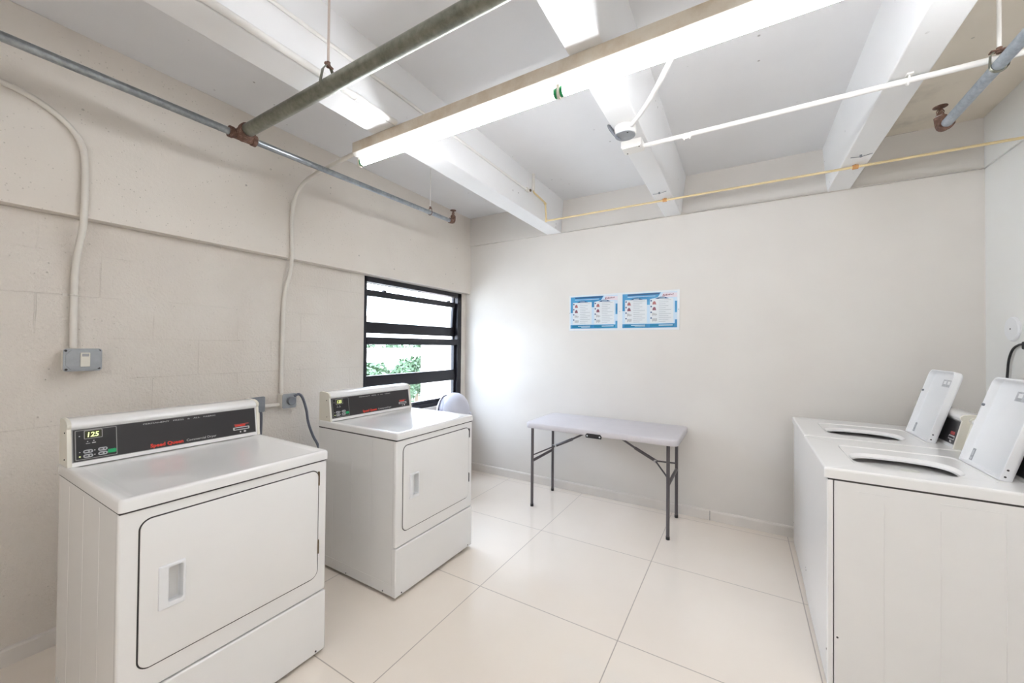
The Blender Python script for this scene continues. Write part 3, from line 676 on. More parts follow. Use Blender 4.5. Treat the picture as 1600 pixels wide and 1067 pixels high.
    def Q(y, s, e=0): return A + Vector((0, CY1-y*(CY1-CY0)/Wd, 0)) + v2*s + w2*e      # y measured from the reader's left
    def pl(bb, y0, y1, s0, s1, e0, e1, r=0.001):
        f = (CY1-CY0)/Wd; bb.prism(rrect((y1-y0)*f, s1-s0, r, 3, (y0+y1)/2*f, (s0+s1)/2), Q(0, 0, e0), u2_, v2, w2, e1-e0)
    b = MB().mat('grey_line'); pl(b, 0.016, 0.670, 0.003, 0.129, -0.001, 0.0008); b.mat('black'); pl(b, 0.019, 0.667, 0.006, 0.124, -0.001, 0.0014); b.build('control_panel', None, con, smooth=False)
    text('Speed Queen', 0.021, Q(0.10, 0.0115, 0.0016), u2_, v2, 'red', con, 'brand_lettering', 0.0003, bold=0.0007)
    text('Commercial Washer', 0.0155, Q(0.232, 0.0125, 0.0016), u2_, v2, 'print', con, 'washer_lettering', 0.0003)
    b = MB(); pl(b, 0.585, 0.635, 0.050, 0.066, 0.001, 0.002, 0.002); b.build('card_marking', 'dull_red', con, smooth=False)
    b = MB().mat('print'); pl(b, 0.578, 0.646, 0.026, 0.046, 0.001, 0.0030, 0.003); b.mat('dark_key'); pl(b, 0.582, 0.642, 0.030, 0.040, 0.001, 0.0036)
    b.build('card_slot', None, con, smooth=False)
    for q_ in ((0.600, 0.612, 0.010, 0.022, 0.003), (0.616, 0.622, 0.009, 0.019, 0.002)): b = MB(); pl(b, *q_[:4], 0.001, 0.002, q_[4]); b.build('card_symbol', 'print', con, smooth=False)
    for xx in (0.06, 0.61):
        for yy in (0.06, Wd-0.06):
            b = MB(); b.cyl((xx, yy, 0.0), (xx, yy, 0.006), 0.018, 16); b.cyl((xx, yy, 0.006), (xx, yy, 0.02), 0.007, 10); b.build('foot', 'black_pl', t)
    return t
w1 = make_washer('white top-loading washing machine nearest the camera, lid open', 'washing machines along the right wall'); w1.location = (0.304, 2.056, 0); w1.rotation_euler.z = R(-0.6)
w2_ = make_washer('white top-loading washing machine against the back wall, lid open', 'washing machines along the right wall'); w2_.location = (0.314, 2.752, 0); w2_.rotation_euler.z = R(-0.6)

# ================================================================== folding table
tb = empty('folding_table', (-0.99, 3.216, 0), 'off-white plastic folding table with grey steel legs against the back wall', 'table')
TX0, TX1, TY0, TY1, TZ = -1.600, -0.383, 2.920, 3.520, 0.745
def tl(i, z, r=0.05): return [Vector((p[0], p[1], z)) for p in rrect(TX1-TX0-2*i, TY1-TY0-2*i, max(r-i, 0.01), 8, (TX0+TX1)/2, (TY0+TY1)/2)]
b = MB(); b.loops([tl(0.03, TZ-0.030), tl(0.012, TZ-0.034), tl(0.004, TZ-0.044), tl(0.0, TZ-0.040), tl(0.0, TZ-0.008), tl(0.003, TZ-0.002), tl(0.010, TZ)]); tt = b.build('tabletop', 'table_top', tb, angle=50)
b = MB(); xm = (TX0+TX1)/2; b.box((xm-0.001, TY0+0.001, TZ-0.03), (xm+0.001, TY1-0.001, TZ+0.0004)); b.build('fold_seam', 'label_grey', tt, smooth=False)
b = MB(); b.prism([(-0.062, -0.018), (0.062, -0.018), (0.066, 0.0), (0.054, 0.016), (-0.054, 0.016), (-0.066, 0.0)], (xm+0.0, TY0-0.004, TZ-0.042), (1, 0, 0), (0, 0, 1), (0, 1, 0), 0.006); fl = b.build('fold_bracket', 'black_pl', tb, bevel=0.002)
for dx in (-0.050, 0.050): b = MB(); b.cyl((xm+dx, TY0-0.0065, TZ-0.044), (xm+dx, TY0-0.002, TZ-0.044), 0.006, 12); b.build('bolt', 'white_pl', fl)
LY0, LY1 = 3.022, 3.448
for lx, sgn in ((-1.578, 1), (-0.462, -1)):
    for ly in (LY0, LY1):
        b = MB(); b.cyl((lx, ly, 0.004), (lx, ly, TZ-0.028), 0.0125, 16); lg = b.build('leg', 'table_leg', tb)
        b = MB(); b.cyl((lx, ly, 0.0), (lx, ly, 0.022), 0.0142, 16); b.build('foot_cap', 'black_pl', lg)
    b = MB(); b.tube([(lx, LY0, 0.395), (lx, LY1, 0.395)], 0.0125, 12); b.build('cross_bar', 'table_leg', tb)
    ym = (LY0+LY1)/2; kx = lx+sgn*0.127
    for yy in (LY0, LY1): b = MB(); b.tube([(lx, yy, 0.443), (kx, ym, 0.497)], 0.0062, 8); b.build('leg_strut', 'table_leg', tb)
    b = MB(); b.tube([(kx-sgn*0.015, ym, 0.490), (kx+sgn*0.16, ym, 0.577)], 0.0125, 12); b.tube([(kx+sgn*0.15, ym, 0.572), (lx+sgn*0.53, ym, TZ-0.034)], 0.0085, 10); b.build('brace', 'table_leg', tb)
    b = MB(); b.cyl((kx, ym-0.014, 0.497), (kx, ym+0.014, 0.497), 0.012, 12); b.build('brace_lock', 'print', tb)

# ================================================================== trash can behind the second dryer
CX, CY = -2.37, 2.90
tc_ = empty('trash_can', (CX, CY, 0), 'pale grey trash can with domed swing lid in the corner under the window', 'trash can')
b = MB(); b.loops([[Vector((p[0], p[1], z)) for p in rrect(w_, w_*1.02, w_*0.42, 8, CX, CY)] for z, w_ in ((0, 0.22), (0.55, 0.28), (0.72, 0.30), (0.735, 0.325), (0.755, 0.325))]); b.build('bin', 'can', tc_, angle=50)
T = Matrix.Translation((CX, CY, 0.755)) @ Matrix.Rotation(R(6), 4, 'Z')
prof = [(0.160, 0.0), (0.160, 0.02), (0.152, 0.07), (0.132, 0.12), (0.100, 0.160), (0.060, 0.183), (0.0, 0.192)]
def cheek(x0, x1, k, name, mt, par):
    b = MB(); b.lathe([(r_*k, z_*k) for r_, z_ in prof], 40)
    for (co_, no_) in (((x1, 0, 0), (1, 0, 0)), ((x0, 0, 0), (-1, 0, 0))):
        g = bmesh.ops.bisect_plane(b.bm, geom=b.bm.verts[:]+b.bm.edges[:]+b.bm.faces[:], plane_co=co_, plane_no=no_, clear_outer=True)
        es = [e for e in g['geom_cut'] if isinstance(e, bmesh.types.BMEdge)]
        if es: bmesh.ops.holes_fill(b.bm, edges=b.bm.edges[:], sides=0)
    for v in b.bm.verts: v.co = T @ v.co
    return b.build(name, mt, par, angle=40)
dome = cheek(-0.012, 0.2, 1.0, 'dome_cheek', 'can', tc_); cheek(-0.2, -0.085, 1.0, 'dome_cheek', 'can', tc_)
cheek(-0.084, -0.013, 0.93, 'swing_flap', 'can_dark', tc_)

# ================================================================== instruction board on the back wall
ib = empty('instruction_board', (-0.955, YB, 1.72), 'white board with two blue laundry instruction sheets on the back wall', 'sign')
b = MB(); b.box((-1.455, YB-0.006, 1.549), (-0.456, YB, 1.892)); b.build('backing_board', 'board', ib, smooth=False, bevel=0.001)
def sheet(x0, x1, z0, z1):
    w, h = x1-x0, z1-z0; e = YB-0.006
    b = MB()
    lay = [0]
    def q(a0, a1, b0, b1, mt, l=1): b.mat(mt).box((x0+a0*w, e-0.0006-0.00025*l, z0+b0*h), (x0+a1*w, e-0.0002, z0+b1*h))
    def poly(pts, mt, l): b.mat(mt).prism([(x0+p[0]*w, z0+p[1]*h) for p in pts], (0, e-0.0002, 0), (1, 0, 0), (0, 0, 1), (0, -1, 0), 0.0004+0.00025*l)
    q(0, 1, 0, 1, 'sheet', 0)
    poly([(0, 0.50), (0.05, 0.50), (0.05, 0.82), (0.46, 0.82), (0.46, 0.66), (0.53, 0.66), (0.53, 0.82), (0.66, 0.86), (0.72, 1.0), (0, 1.0)], 'sh_blue', 1)
    poly([(0.10, 0.945), (0.68, 0.945), (0.70, 0.985), (0.10, 0.985)], 'sh_navy', 2)
    poly([(0.72, 0.86), (1, 0.84), (1, 0.97), (0.76, 0.99)], 'sh_pink', 1)
    q(0, 1, 0, 0.115, 'sh_blue', 1); q(0.04, 0.45, 0.025, 0.10, 'sh_teal', 2); q(0.52, 0.95, 0.025, 0.10, 'sh_teal', 2)
    q(0.96, 1, 0.42, 0.74, 'sh_blue', 2); q(0.96, 1, 0.04, 0.22, 'sh_blue', 2)
    for c0 in (0.05, 0.52):
        poly([(c0+0.09, 0.815), (c0+0.34, 0.815), (c0+0.30, 0.845), (c0+0.25, 0.870), (c0+0.18, 0.870), (c0+0.13, 0.845)], 'sh_navy', 3)
        q(c0, c0+0.415, 0.135, 0.815, 'sh_card', 2)
        for i in range(4):
            zt = 0.76-i*0.165
            q(c0+0.01, c0+0.035, zt-0.01, zt+0.03, 'sh_navy', 3)
            if i < 2: poly([(c0+0.045, zt-0.10), (c0+0.115, zt-0.10), (c0+0.10, zt-0.02), (c0+0.075, zt), (c0+0.05, zt-0.04)], 'sh_maroon' if i else 'sh_red', 3); None
            else:
                for k in range(4): q(c0+0.045+k*0.022, c0+0.060+k*0.022, zt-0.09+0.015*(k % 2), zt+0.0-0.012*k*(i == 2), 'label_dark', 3)
            for k in range(3): q(c0+0.16, c0+0.38-0.05*((k+i) % 3), zt-0.055*k+0.012, zt-0.055*k+0.022, 'sh_text', 3)
    o = b.build('instruction_sheet', None, ib, smooth=False)
    yy = e-0.0016
    for k in range(7): b = MB(); b.mat('sh_maroon').prism([(x0+(0.745+k*0.028)*w, z0+(0.885+0.004*k)*h), (x0+(0.763+k*0.028)*w, z0+(0.887+0.004*k)*h), (x0+(0.775+k*0.028)*w, z0+(0.945-0.01*(k%2))*h), (x0+(0.757+k*0.028)*w, z0+(0.943-0.01*(k%2))*h)], (0, yy+0.0006, 0), (1, 0, 0), (0, 0, 1), (0, -1, 0), 0.0006); b.build('logo_letter', None, o, smooth=False)
    for (a0, a1, z_, hh_) in ((0.17, 0.435, 0.066, 0.020), (0.24, 0.435, 0.036, 0.012), (0.68, 0.925, 0.056, 0.026)): b = MB(); b.mat('sheet').box((x0+a0*w, yy-0.0002, z0+z_*h), (x0+a1*w, yy+0.0008, z0+(z_+hh_)*h)); b.build('footer_line', None, o, smooth=False)
    b = MB(); b.mat('sheet').box((x0+0.10*w, yy-0.0002, z0+0.898*h), (x0+0.62*w, yy+0.0008, z0+0.912*h)); b.build('heading_line', None, o, smooth=False)
    for c0 in (0.05, 0.52): b = MB(); b.mat('sheet').box((x0+(c0+0.165)*w, yy-0.0002, z0+0.832*h), (x0+(c0+0.265)*w, yy+0.0008, z0+0.848*h)); b.build('heading_line', None, o, smooth=False)
    return o
b = None
sheet(-1.441, -0.983, 1.570, 1.876); sheet(-0.938, -0.475, 1.569, 1.876)
for x in (-1.449, -0.962, -0.464):
    b = MB(); b.cyl((x, YB-0.0085, 1.722), (x, YB-0.005, 1.722), 0.004, 12); b.build('screw', 'box_grey', ib)

# ================================================================== fluorescent fixture
lf = empty('fluorescent_light', (-0.64, 1.43, ZB), 'long bare-tube fluorescent batten light under the ceiling beams', 'light')
FY0, FY1, FZ0 = 1.388, 1.482, 2.466
b = MB(); b.box((-1.875, FY0, FZ0), (1.225, FY1, ZB)); b.build('housing', 'fixture', lf, smooth=False, bevel=0.002)
b = MB(); b.prism([(FY0-0.001, FZ0+0.002), (FY0+0.018, FZ0-0.012), (FY1-0.018, FZ0-0.012), (FY1+0.001, FZ0+0.002)], (-1.873, 0, 0), (0, 1, 0), (0, 0, 1), (1, 0, 0), 3.096); b.build('channel_cover', 'fixture_w', lf, smooth=False)
ty, tz = 1.436, 2.430
for (x0, x1) in ((-1.850, -0.655), (-0.627, 0.568), (0.600, 1.195)):  # short third tube is added out of view to brighten the right side
    b = MB(); b.cyl((x0, ty, tz), (x1, ty, tz), 0.019, 24); tu = b.build('tube', 'tube', lf)
    for xx in (x0, x1):
        b = MB(); b.cyl((xx-0.006, ty, tz), (xx+0.006, ty, tz), 0.0197, 24); b.build('tube_cap', 'tube_green', tu)
for xx in (-1.866, -0.641, 0.584, 1.211):
    b = MB(); b.prism([(p[0], p[1]) for p in rrect(0.030, 0.066, 0.012, 5, ty, tz+0.008)], (xx-0.006, 0, 0), (0, 1, 0), (0, 0, 1), (1, 0, 0), 0.012); b.build('lampholder', 'socket', lf, bevel=0.001)

# unseen batten added behind the camera to brighten the near half of the room
def added_rear_light():
    z = 2.30; t = empty('fluorescent_light', (0.02, -1.15, z), 'unseen fluorescent batten light added behind the camera for fill, hung on rods', 'light')
    b = MB(); b.box((-1.215, -1.175, z), (1.250, -1.125, z+0.05)); b.build('housing', 'fixture', t, smooth=False)
    for (x0, x1) in ((-1.190, 0.005), (0.033, 1.228)):
        b = MB(); b.cyl((x0, -1.15, z-0.045), (x1, -1.15, z-0.045), 0.019, 16); b.build('tube', 'tube', t)
    for x in (-1.20, 0.019, 1.239):
        b = MB(); b.box((x-0.006, -1.165, z-0.065), (x+0.006, -1.135, z)); b.build('lampholder', 'socket', t, smooth=False)
    for x in (-0.79, 0.91):
        b = MB(); b.cyl((x, -1.15, z+0.05), (x, -1.15, ZC), 0.004, 8); b.build('hanger_rod', 'rod', t)
    return t
REAR = True
if REAR: added_rear_light()

# ================================================================== sprinkler pipes
PZ = 2.470
sp = empty('sprinkler_pipe', (-2.19, 0.97, PZ), 'galvanised sprinkler pipe along the left wall with rusty tee', 'pipe')
b = MB(); b.tube([(-2.19, YR, 2.430), (-2.19, 0.93, 2.452)], 0.0175, 20); b.build('pipe_run', 'galv', sp)
b = MB(); b.tube([(-2.19, 1.01, 2.453), (-2.19, 2.615, 2.484)], 0.0165, 20); b.build('pipe_run', 'galv', sp)
b = MB(); b.tube([(-2.19, 0.925, 2.452), (-2.19, 1.035, 2.454)], 0.0245, 20); b.tube([(-2.19, 0.918, 2.452), (-2.19, 0.935, 2.452)], 0.028, 20); b.tube([(-2.19, 1.022, 2.454), (-2.19, 1.042, 2.454)], 0.028, 20)
b.tube([(-2.19, 0.973, 2.455), (-2.135, 0.973, 2.462)], 0.033, 20); b.tube([(-2.142, 0.973, 2.461), (-2.120, 0.973, 2.462)], 0.037, 20); b.build('tee_fitting', 'rust', sp)
b = MB(); b.tube(arcpath([(-2.19, 2.600, 2.484), (-2.19, 2.650, 2.485), (-2.19, 2.650, 2.535)], 0.025), 0.022, 16); b.build('elbow', 'rust', sp)
def sprinkler(x, y, z, parent):
    b = MB(); b.lathe([(0.012, 0), (0.016, 0.004), (0.016, 0.012), (0.009, 0.016), (0.009, 0.03), (0.006, 0.034), (0.006, 0.044), (0.004, 0.046), (0.0265, 0.052), (0.0265, 0.054), (0.003, 0.056)], 20, (x, y, z))
    for s_ in (-1, 1): b.tube([(x+s_*0.010, y, z+0.014), (x+s_*0.013, y, z+0.030), (x+s_*0.004, y, z+0.046)], 0.0022, 8)
    return b.build('sprinkler_head', 'rust', parent, angle=30)
sprinkler(-2.19, 2.650, 2.532, sp)
b = MB(); b.tube([(-2.19, 2.36, 2.515), (-2.19, 2.36, ZC)], 0.0045, 8); rd = b.build('hanger_rod', 'conduit_w', sp)
b = MB(); b.tube([(-2.19+0.021*math.cos(a), 2.36, 2.480+0.021*math.sin(a)+(0.016 if math.sin(a) > 0.5 else 0)) for a in [PI*2*k/16 for k in range(17)]], 0.0028, 6); b.cyl((-2.19, 2.36, 2.51), (-2.19, 2.36, 2.528), 0.008, 8); b.build('hanger_ring', 'rust', rd)
bp = empty('sprinkler_branch_pipe', (-1.4, 0.973, 2.485), 'thick dull galvanised pipe crossing under the beams from the rusty tee', 'pipe')
b = MB(); b.tube([(-2.117, 0.973, 2.462), (XR, 0.973, 2.476)], 0.0300, 28); b.build('pipe_run', 'galv2', bp)
hx_ = -1.475
b = MB(); b.tube([(hx_, 0.973, 2.556), (hx_, 0.973, ZC)], 0.0050, 8); rd = b.build('hanger_rod', 'rod', bp)
b = MB(); zc = 2.472
Ls = []
for k in range(17):
    a = R(-90)+2*PI*k/16; c_, s_ = math.cos(a), math.sin(a)
    yy, zz = 0.973+0.0335*c_, zc+0.0335*s_
    if s_ > 0.35: zz = zc+0.0335*s_+0.055*(s_-0.35)/0.65; yy = 0.973+0.0335*c_*(1 if s_ < 0.9 else 0.6)
    Ls.append(Vector((hx_, yy, zz)))
for x_ in (-0.006, -0.002, 0.002, 0.006): b.tube([p+Vector((x_, 0, 0)) for p in Ls], 0.0022, 6)
b.build('hanger_ring', 'galv2', rd)
b = MB(); b.cyl((hx_, 0.973, 2.545), (hx_, 0.973, 2.566), 0.009, 6); b.cyl((hx_+0.004, 0.955, 2.553), (hx_+0.004, 0.991, 2.545), 0.006, 6); b.build('hanger_nut', 'rust', rd)
rp = empty('sprinkler_pipe', (0.83, 2.6, 2.46), 'pale galvanised sprinkler pipe at upper right with rusty end elbow', 'pipe')
ra, rb_ = Vector((0.822, 2.600, 2.462)), Vector((0.835, -1.9, 2.50))
b = MB(); b.tube(arcpath([ra, (0.8245, 1.72, 2.4695), (0.8245, 1.72, ZC)], 0.05), 0.0205, 24); b.build('pipe_run', 'galv3', rp)
b = MB(); b.tube(arcpath([ra+Vector((0, -0.01, 0)), ra+Vector((0, 0.035, 0)), ra+Vector((-0.006, 0.035, 0.055))], 0.03), 0.023, 18); b.tube([ra+Vector((0, -0.02, 0)), ra+Vector((0, 0.0, 0))], 0.0275, 18); b.build('elbow', 'rust', rp)
sh = sprinkler(0.816, 2.635, 2.513, rp)
b = MB(); b.cyl((0.816, 2.635, 2.512), (0.816, 2.635, 2.519), 0.019, 16); b.build('thread_seal', 'white_pl', rp)
hy_ = 2.160; hz_ = 2.466
b = MB(); b.tube([(0.824, hy_, 2.53), (0.824, hy_, ZC)], 0.0065, 8); rd = b.build('hanger_rod', 'conduit_w', rp)
b = MB()
Ls = [Vector((0.824+0.0245*math.cos(a), hy_, hz_+0.0245*math.sin(a)+(0.032 if math.sin(a) > 0.3 else 0))) for a in [R(-90)+PI*2*k/16 for k in range(17)]]
for x_ in (-0.004, 0.0, 0.004): b.tube([p+Vector((0, x_, 0)) for p in Ls], 0.0022, 6)
b.build('hanger_ring', 'galv2', rd)
b = MB(); b.box((0.800, hy_-0.010, 2.517), (0.848, hy_+0.010, 2.522)); b.cyl((0.824, hy_, 2.510), (0.824, hy_, 2.532), 0.008, 6); b.build('hanger_nut', 'rust', rd)

# ================================================================== electrical on the left wall
# conduit 1 with switch box
c1 = empty('conduit', (XL, 0.5, 1.4), 'cream painted conduit arching over the near left wall to the switch box', 'conduit')
b = MB(); b.tube(bez([(XU+0.014, -0.6, 2.60), (XU+0.014, 0.0, 2.523), (XU+0.014, 0.26, 2.482), (XU+0.014, 0.375, 2.455), (XU+0.014, 0.465, 2.395), (XU+0.014, 0.515, 2.315), (XU+0.014, 0.527, 2.20), (XU+0.014, 0.527, 2.03), (XU+0.010, 0.524, 1.93), (XL+0.030, 0.516, 1.80), (XL+0.018, 0.512, 1.66), (XL+0.018, 0.512, 1.50), (XL+0.020, 0.512, 1.37)], 6), 0.0125, 14); b.build('conduit_run', 'conduit', c1)
b = MB(); b.box((XL, 0.478, 1.612), (XL+0.004, 0.515, 1.626)); b.tube([(XL+0.001, 0.497, 1.619), (XL+0.024, 0.502, 1.619), (XL+0.032, 0.512, 1.619), (XL+0.024, 0.524, 1.619)], 0.004, 8); b.build('conduit_strap', 'conduit', c1)
sb = empty('switch_box', (XL, 0.53, 1.32), 'grey metal switch box with white rocker on the near left wall', 'switch')
yc, zc = 0.536, 1.315; hw, hh = 0.063, 0.053; dpt = 0.062
b = MB(); b.box((XL, yc-hw+0.004, zc-hh+0.004), (XL+dpt, yc+hw-0.004, zc+hh-0.004)); b.build('back_box', 'conduit', sb, smooth=False, bevel=0.006)
b = MB(); b.prism(rrect(2*hw, 2*hh, 0.012, 5, yc, zc), (XL+dpt, 0, 0), (0, 1, 0), (0, 0, 1), (1, 0, 0), 0.004); 
b.prism([(yc-hw+0.026, zc+hh-0.006), (yc+hw-0.012, zc+hh-0.006), (yc+hw-0.004, zc+hh-0.016), (yc+hw-0.004, zc-hh+0.020), (yc+hw-0.02, zc-hh+0.006), (yc-hw+0.026, zc-hh+0.006), (yc-hw+0.008, zc-hh+0.028), (yc-hw+0.008, zc+hh-0.028)], (XL+dpt+0.003, 0, 0), (0, 1, 0), (0, 0, 1), (1, 0, 0), 0.004)
cv = b.build('cover_plate', 'box_grey', sb, bevel=0.0015)
b = MB(); b.box((XL+dpt+0.006, yc-0.010, zc-0.032), (XL+dpt+0.013, yc+0.022, zc+0.034)); rk = b.build('rocker', 'cream', sb, bevel=0.002)
b = MB(); b.box((XL+dpt+0.0125, yc-0.005, zc+0.016), (XL+dpt+0.0140, yc+0.017, zc+0.029)); b.build('rocker_window', 'label_dark', rk, smooth=False)
for (dy, dz) in ((-hw+0.008, hh-0.010), (-hw+0.010, -hh+0.009), (hw-0.010, hh-0.010), (hw-0.010, -hh+0.012)): b = MB(); b.cyl((XL+dpt+0.002, yc+dy, zc+dz), (XL+dpt+0.006, yc+dy, zc+dz), 0.005, 10); b.build('cover_screw', 'gap', cv)
# conduit 2 from the light to the receptacle
c2 = empty('conduit', (XL, 1.49, 1.7), 'cream painted conduit from the light down to the dryer outlet', 'conduit')
b = MB(); b.tube(bez([(-1.872, 1.440, 2.502), (-2.10, 1.462, 2.503), (-2.19, 1.470, 2.503), (-2.42, 1.487, 2.490), (-2.54, 1.492, 2.455), (-2.62, 1.496, 2.38), (XU+0.014, 1.497, 2.27), (XU+0.014, 1.499, 2.10), (XU+0.014, 1.500, 2.00), (XU+0.006, 1.497, 1.90), (XL+0.030, 1.487, 1.76), (XL+0.018, 1.481, 1.62), (XL+0.018, 1.478, 1.40), (XL+0.018, 1.476, 1.12), (XL+0.022, 1.476, 1.06)], 6), 0.0125, 14); b.build('conduit_run', 'conduit', c2)
ob = empty('outlet_box', (XL, 1.49, 1.01), 'square grey outlet box with round cap beside the grey dryer cord', 'outlet')
yc, zc = 1.507, 1.008; hw = 0.047; dpt = 0.058
b = MB(); b.box((XL, yc-hw, zc-hw), (XL+dpt, yc+hw-0.004, zc+hw)); b.build('back_box', 'conduit', ob, smooth=False, bevel=0.004)
b = MB(); b.prism(rrect(2*hw, 2*hw+0.004, 0.010, 5, yc+0.002, zc), (XL+dpt, 0, 0), (0, 1, 0), (0, 0, 1), (1, 0, 0), 0.005); b.build('cover_plate', 'box_grey', ob, bevel=0.001)
b = MB(); b.cyl((XL+dpt+0.004, yc+0.008, zc+0.0), (XL+dpt+0.030, yc+0.008, zc+0.0), 0.027, 28); b.build('plug', 'box_dark', ob, bevel=0.002)
b = MB(); b.tube([(XL+0.020, 1.345, 0.985), (XL+0.020, 1.465, 0.985)], 0.013, 14); ot = empty('conduit', (XL, 1.40, 0.985), 'short cream conduit stub between the two outlet boxes', 'conduit'); b.build('conduit_run', 'conduit', ot)
o2 = empty('outlet_box', (XL, 1.28, 1.01), 'square dark grey outlet box half hidden behind the nearest dryer console', 'outlet')
yc, zc = 1.302, 1.006
b = MB(); b.box((XL, yc-0.046, zc-0.045), (XL+0.05, yc+0.040, zc+0.045)); b.build('back_box', 'conduit', o2, smooth=False, bevel=0.004)
b = MB(); b.prism(rrect(0.094, 0.098, 0.008, 5, yc, zc), (XL+0.05, 0, 0), (0, 1, 0), (0, 0, 1), (1, 0, 0), 0.018); b.build('cover_plate', 'box_dark', o2, bevel=0.002)
# dryer cords
cd = empty('power_cord', (XL, 1.55, 0.0), 'thick grey dryer cord drooping from the round capped outlet', 'cord')
b = MB(); b.tube(bez([(XL+dpt+0.022, 1.530, 1.040), (XL+dpt+0.030, 1.560, 1.050), (XL+0.075, 1.595, 1.015), (XL+0.07, 1.625, 0.93), (XL+0.07, 1.640, 0.84), (XL+0.085, 1.668, 0.74), (XL+0.10, 1.70, 0.66), (XL+0.10, 1.74, 0.50), (XL+0.10, 1.78, 0.3), (XL+0.13, 1.80, 0.10)], 6), 0.0085, 12); b.build('cord_run', 'cable', cd)
cd2 = empty('power_cord', (XL, 1.31, 0.0), 'grey dryer cord dropping behind the nearest dryer', 'cord')
b = MB(); b.tube(bez([(XL+0.060, 1.325, 0.962), (XL+0.064, 1.328, 0.93), (XL+0.07, 1.322, 0.80), (XL+0.07, 1.30, 0.5), (XL+0.10, 1.2, 0.2), (XL+0.13, 1.1, 0.1)], 6), 0.0075, 12); b.build('cord_run', 'cable', cd2)

# ================================================================== right hand conduits
j1 = empty('junction_box', (-0.525, 2.0, ZB), 'round white-painted junction box with open grey cover under the middle beam', 'junction box')
b = MB(); b.lathe([(0.052, 2.487), (0.055, 2.490), (0.055, 2.525), (0.05, 2.525)], 32, (-0.520, 1.995, 0)); b.build('box_body', 'conduit_w', j1)
b = MB(); b.lathe([(0.001, 2.4835), (0.050, 2.4835), (0.052, 2.4875), (0.001, 2.4875)], 28, (-0.520, 1.995, 0)); b.build('box_plate', 'box_grey', j1)
T = Matrix.Translation((-0.572, 1.975, 2.505)) @ Matrix.Rotation(R(62), 4, 'Y') @ Matrix.Rotation(R(15), 4, 'X')
b = MB(); b.lathe([(0.001, 0), (0.050, 0), (0.052, 0.002), (0.050, 0.004), (0.001, 0.004)], 28, (0, 0, 0), T); b.build('hanging_cover', 'box_dark', j1)
for p_ in ((-0.500, 1.965), (-0.555, 1.99)): b = MB(); b.cyl((*p_, 2.4815), (*p_, 2.484), 0.004, 8); b.build('cover_screw', 'gap', j1)
c3 = empty('conduit', (-0.35, 1.7, 2.5), 'white curved conduit from the light fixture to the round junction box', 'conduit')
b = MB(); b.tube(bez([(-0.19, 1.494, 2.498), (-0.230, 1.560, 2.505), (-0.300, 1.690, 2.506), (-0.375, 1.815, 2.506), (-0.440, 1.905, 2.506), (-0.478, 1.950, 2.506)], 6), 0.0105, 12); b.build('conduit_run', 'conduit_w', c3)
j2 = empty('junction_box', (-0.52, 2.17, ZB), 'rectangular white-painted junction box beside the round one', 'junction box')
b = MB(); b.box((-0.575, 2.115, 2.486), (-0.465, 2.205, 2.525)); b.build('box_body', 'conduit_w', j2, bevel=0.006, bseg=3)
b = MB(); b.box((-0.568, 2.122, 2.4825), (-0.472, 2.198, 2.487)); b.build('box_plate', 'conduit_w', j2, bevel=0.001)
for p_ in ((-0.555, 2.185), (-0.48, 2.13)): b = MB(); b.cyl((*p_, 2.481), (*p_, 2.484), 0.004, 8); b.build('cover_screw', 'gap', j2)
c4 = empty('conduit', (0.4, 2.2, 2.505), 'straight white conduit running under the beams to the right wall', 'conduit')
b = MB(); b.tube([(-0.466, 2.180, 2.503), (XR, 2.196, 2.509)], 0.0120, 14); cr = b.build('conduit_run', 'conduit_w', c4)
b = MB()
b.tube([(0.585, 2.190-0.016, 2.520), (0.585, 2.190-0.013, 2.497), (0.585, 2.190, 2.490), (0.585, 2.190+0.013, 2.497), (0.585, 2.190+0.016, 2.520)], 0.004, 6); b.box((0.575, 2.160, 2.519), (0.595, 2.222, 2.524)); b.build('conduit_strap', 'conduit_w', c4)
b = MB(); b.tube([(-0.27, 2.182, 2.492), (-0.25, 2.182, 2.488), (-0.23, 2.182, 2.492)], 0.004, 6); b.cyl((-0.262, 2.182, 2.490), (-0.262, 2.182, 2.480), 0.003, 6); b.cyl((-0.235, 2.182, 2.490), (-0.235, 2.182, 2.480), 0.003, 6); b.build('conduit_strap', 'conduit_w', c4)
yp = empty('small_pipe', (0, 3.1, 2.51), 'thin yellowed pipe running along the top of the back wall', 'pipe')
yy = 3.09
b = MB(); b.tube(arcpath([(-1.507, 2.865, ZC), (-1.507, 2.865, 2.690), (-1.500, yy-0.01, 2.665), (-1.495, yy, 2.508), (XR, yy, 2.512)], 0.02), 0.0075, 12); b.build('pipe_run', 'yellow', yp)
b = MB(); b.tube([(-1.508, 2.865, 2.700), (-1.508, 2.865, ZC)], 0.013, 12); b.build('riser_sleeve', 'conduit', yp)
for x_ in (-0.505, 0.592):
    b = MB(); b.tube([(x_-0.014, yy, 2.510), (x_+0.014, yy, 2.510)], 0.013, 12); b.box((x_-0.004, yy-0.005, 2.515), (x_+0.004, yy+0.005, ZB)); b.build('pipe_clip', 'orange', yp)
b = MB(); b.tube([(-1.497, yy, 2.530), (-1.496, yy, 2.500)], 0.011, 10); b.tube([(-1.503, yy-0.018, 2.665), (-1.499, yy-0.004, 2.652)], 0.011, 10); b.build('elbow', 'yellow', yp)
c5 = empty('conduit', (-1.53, 0.5, 2.70), 'white painted conduit fixed along the side of the first ceiling beam', 'conduit')
b = MB(); b.tube([(-1.525, YR, 2.700), (-1.525, 2.79, 2.683)], 0.0085, 12); b.build('conduit_run', 'conduit_w', c5)
b = MB(); b.tube([(-1.520, 2.765, 2.682), (-1.520, 2.800, 2.683)], 0.016, 12); b.build('end_fitting', 'conduit', c5)
b = MB(); b.cyl((-1.506, 2.800, 2.680), (-1.496, 2.800, 2.680), 0.011, 6); b.build('locknut', 'hinge', c5)
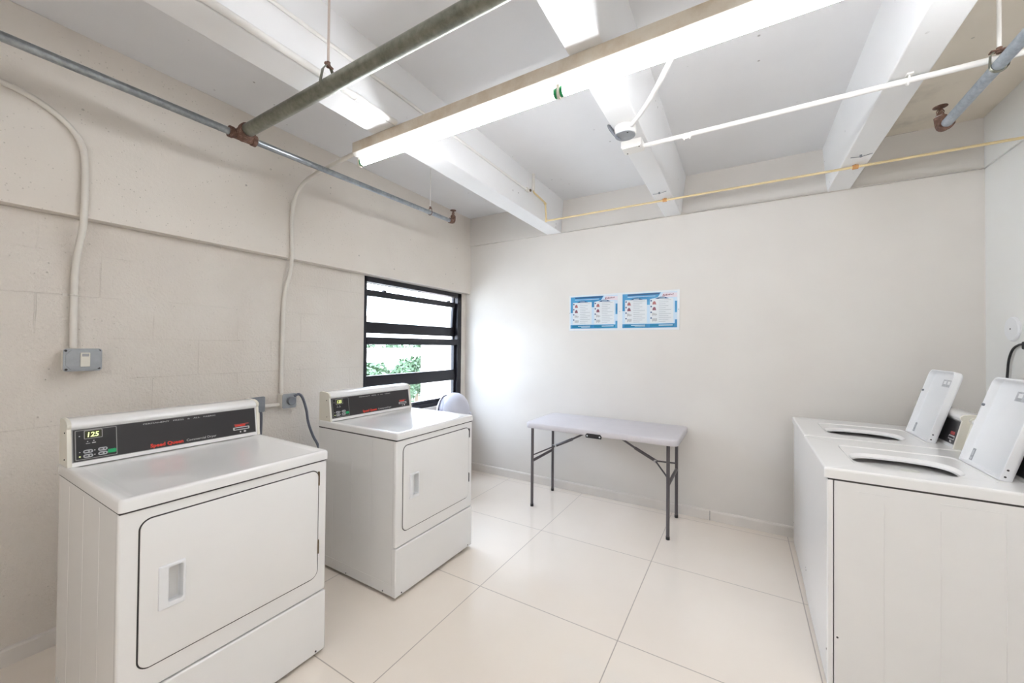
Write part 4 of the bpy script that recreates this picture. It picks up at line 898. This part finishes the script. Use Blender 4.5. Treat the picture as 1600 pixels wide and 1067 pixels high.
c6 = empty('conduit', (-1.531, 0.5, 2.538), 'white painted conduit hugging the lower edge of the first beam, ending at the light', 'conduit')
b = MB(); b.tube([(-1.530, YR, 2.538), (-1.530, 1.386, 2.538)], 0.0145, 16); cq = b.build('conduit_run', 'conduit_w', c6)
b = MB(); b.tube([(-1.530, 1.145, 2.538), (-1.530, 1.205, 2.538)], 0.0165, 16); b.build('coupling', 'conduit_w', c6)
# screw anchors on the beam soffits
for x_, lab in ((-0.52, 'middle'), (0.590, 'right')):
    a = empty('wall_anchor', (x_, 2.95, ZB), 'small bent metal anchor under the %s beam near the back wall' % lab, 'anchor')
    b = MB(); b.cyl((x_, 2.95, 2.512), (x_, 2.95, ZB), 0.006, 8); b.tube([(x_-0.045, 2.955, 2.520), (x_, 2.95, 2.514), (x_+0.05, 2.945, 2.521)], 0.0018, 6); b.build('anchor_pin', 'box_dark', a)

# ================================================================== right wall
dc = empty('wall_cover_plate', (XR, 3.258, 1.518), 'round white blank cover plate on the right wall', 'cover plate')
T = Matrix.Translation((XR, 3.258, 1.518)) @ Matrix.Rotation(R(-90), 4, 'Y')
b = MB(); b.lathe([(0.068, 0), (0.068, 0.006), (0.062, 0.012), (0.001, 0.014)], 40, (0, 0, 0), T); b.build('cover_disc', 'white_pl', dc)
b = MB(); b.cyl((XR-0.0155, 3.258, 1.518), (XR-0.012, 3.258, 1.518), 0.004, 10); b.build('screw', 'gap', dc)
kc = empty('power_cord', (XR, 3.30, 1.2), 'black cord looping down the right wall behind the washing machines', 'cord')
b = MB(); b.tube(bez([(XR-0.035, 3.00, 1.425), (XR-0.020, 3.12, 1.432), (XR-0.012, 3.19, 1.428), (XR-0.012, 3.243, 1.402), (XR-0.012, 3.278, 1.345), (XR-0.012, 3.292, 1.27), (XR-0.015, 3.300, 1.15), (XR-0.03, 3.29, 0.9), (XR-0.05, 3.2, 0.5)], 6), 0.0055, 10); b.build('cord_run', 'blk_cable', kc)
b = MB(); b.box((XR-0.062, 2.98, 1.405), (XR-0.001, 3.045, 1.445)); b.build('plug', 'blk_cable', kc, bevel=0.006)
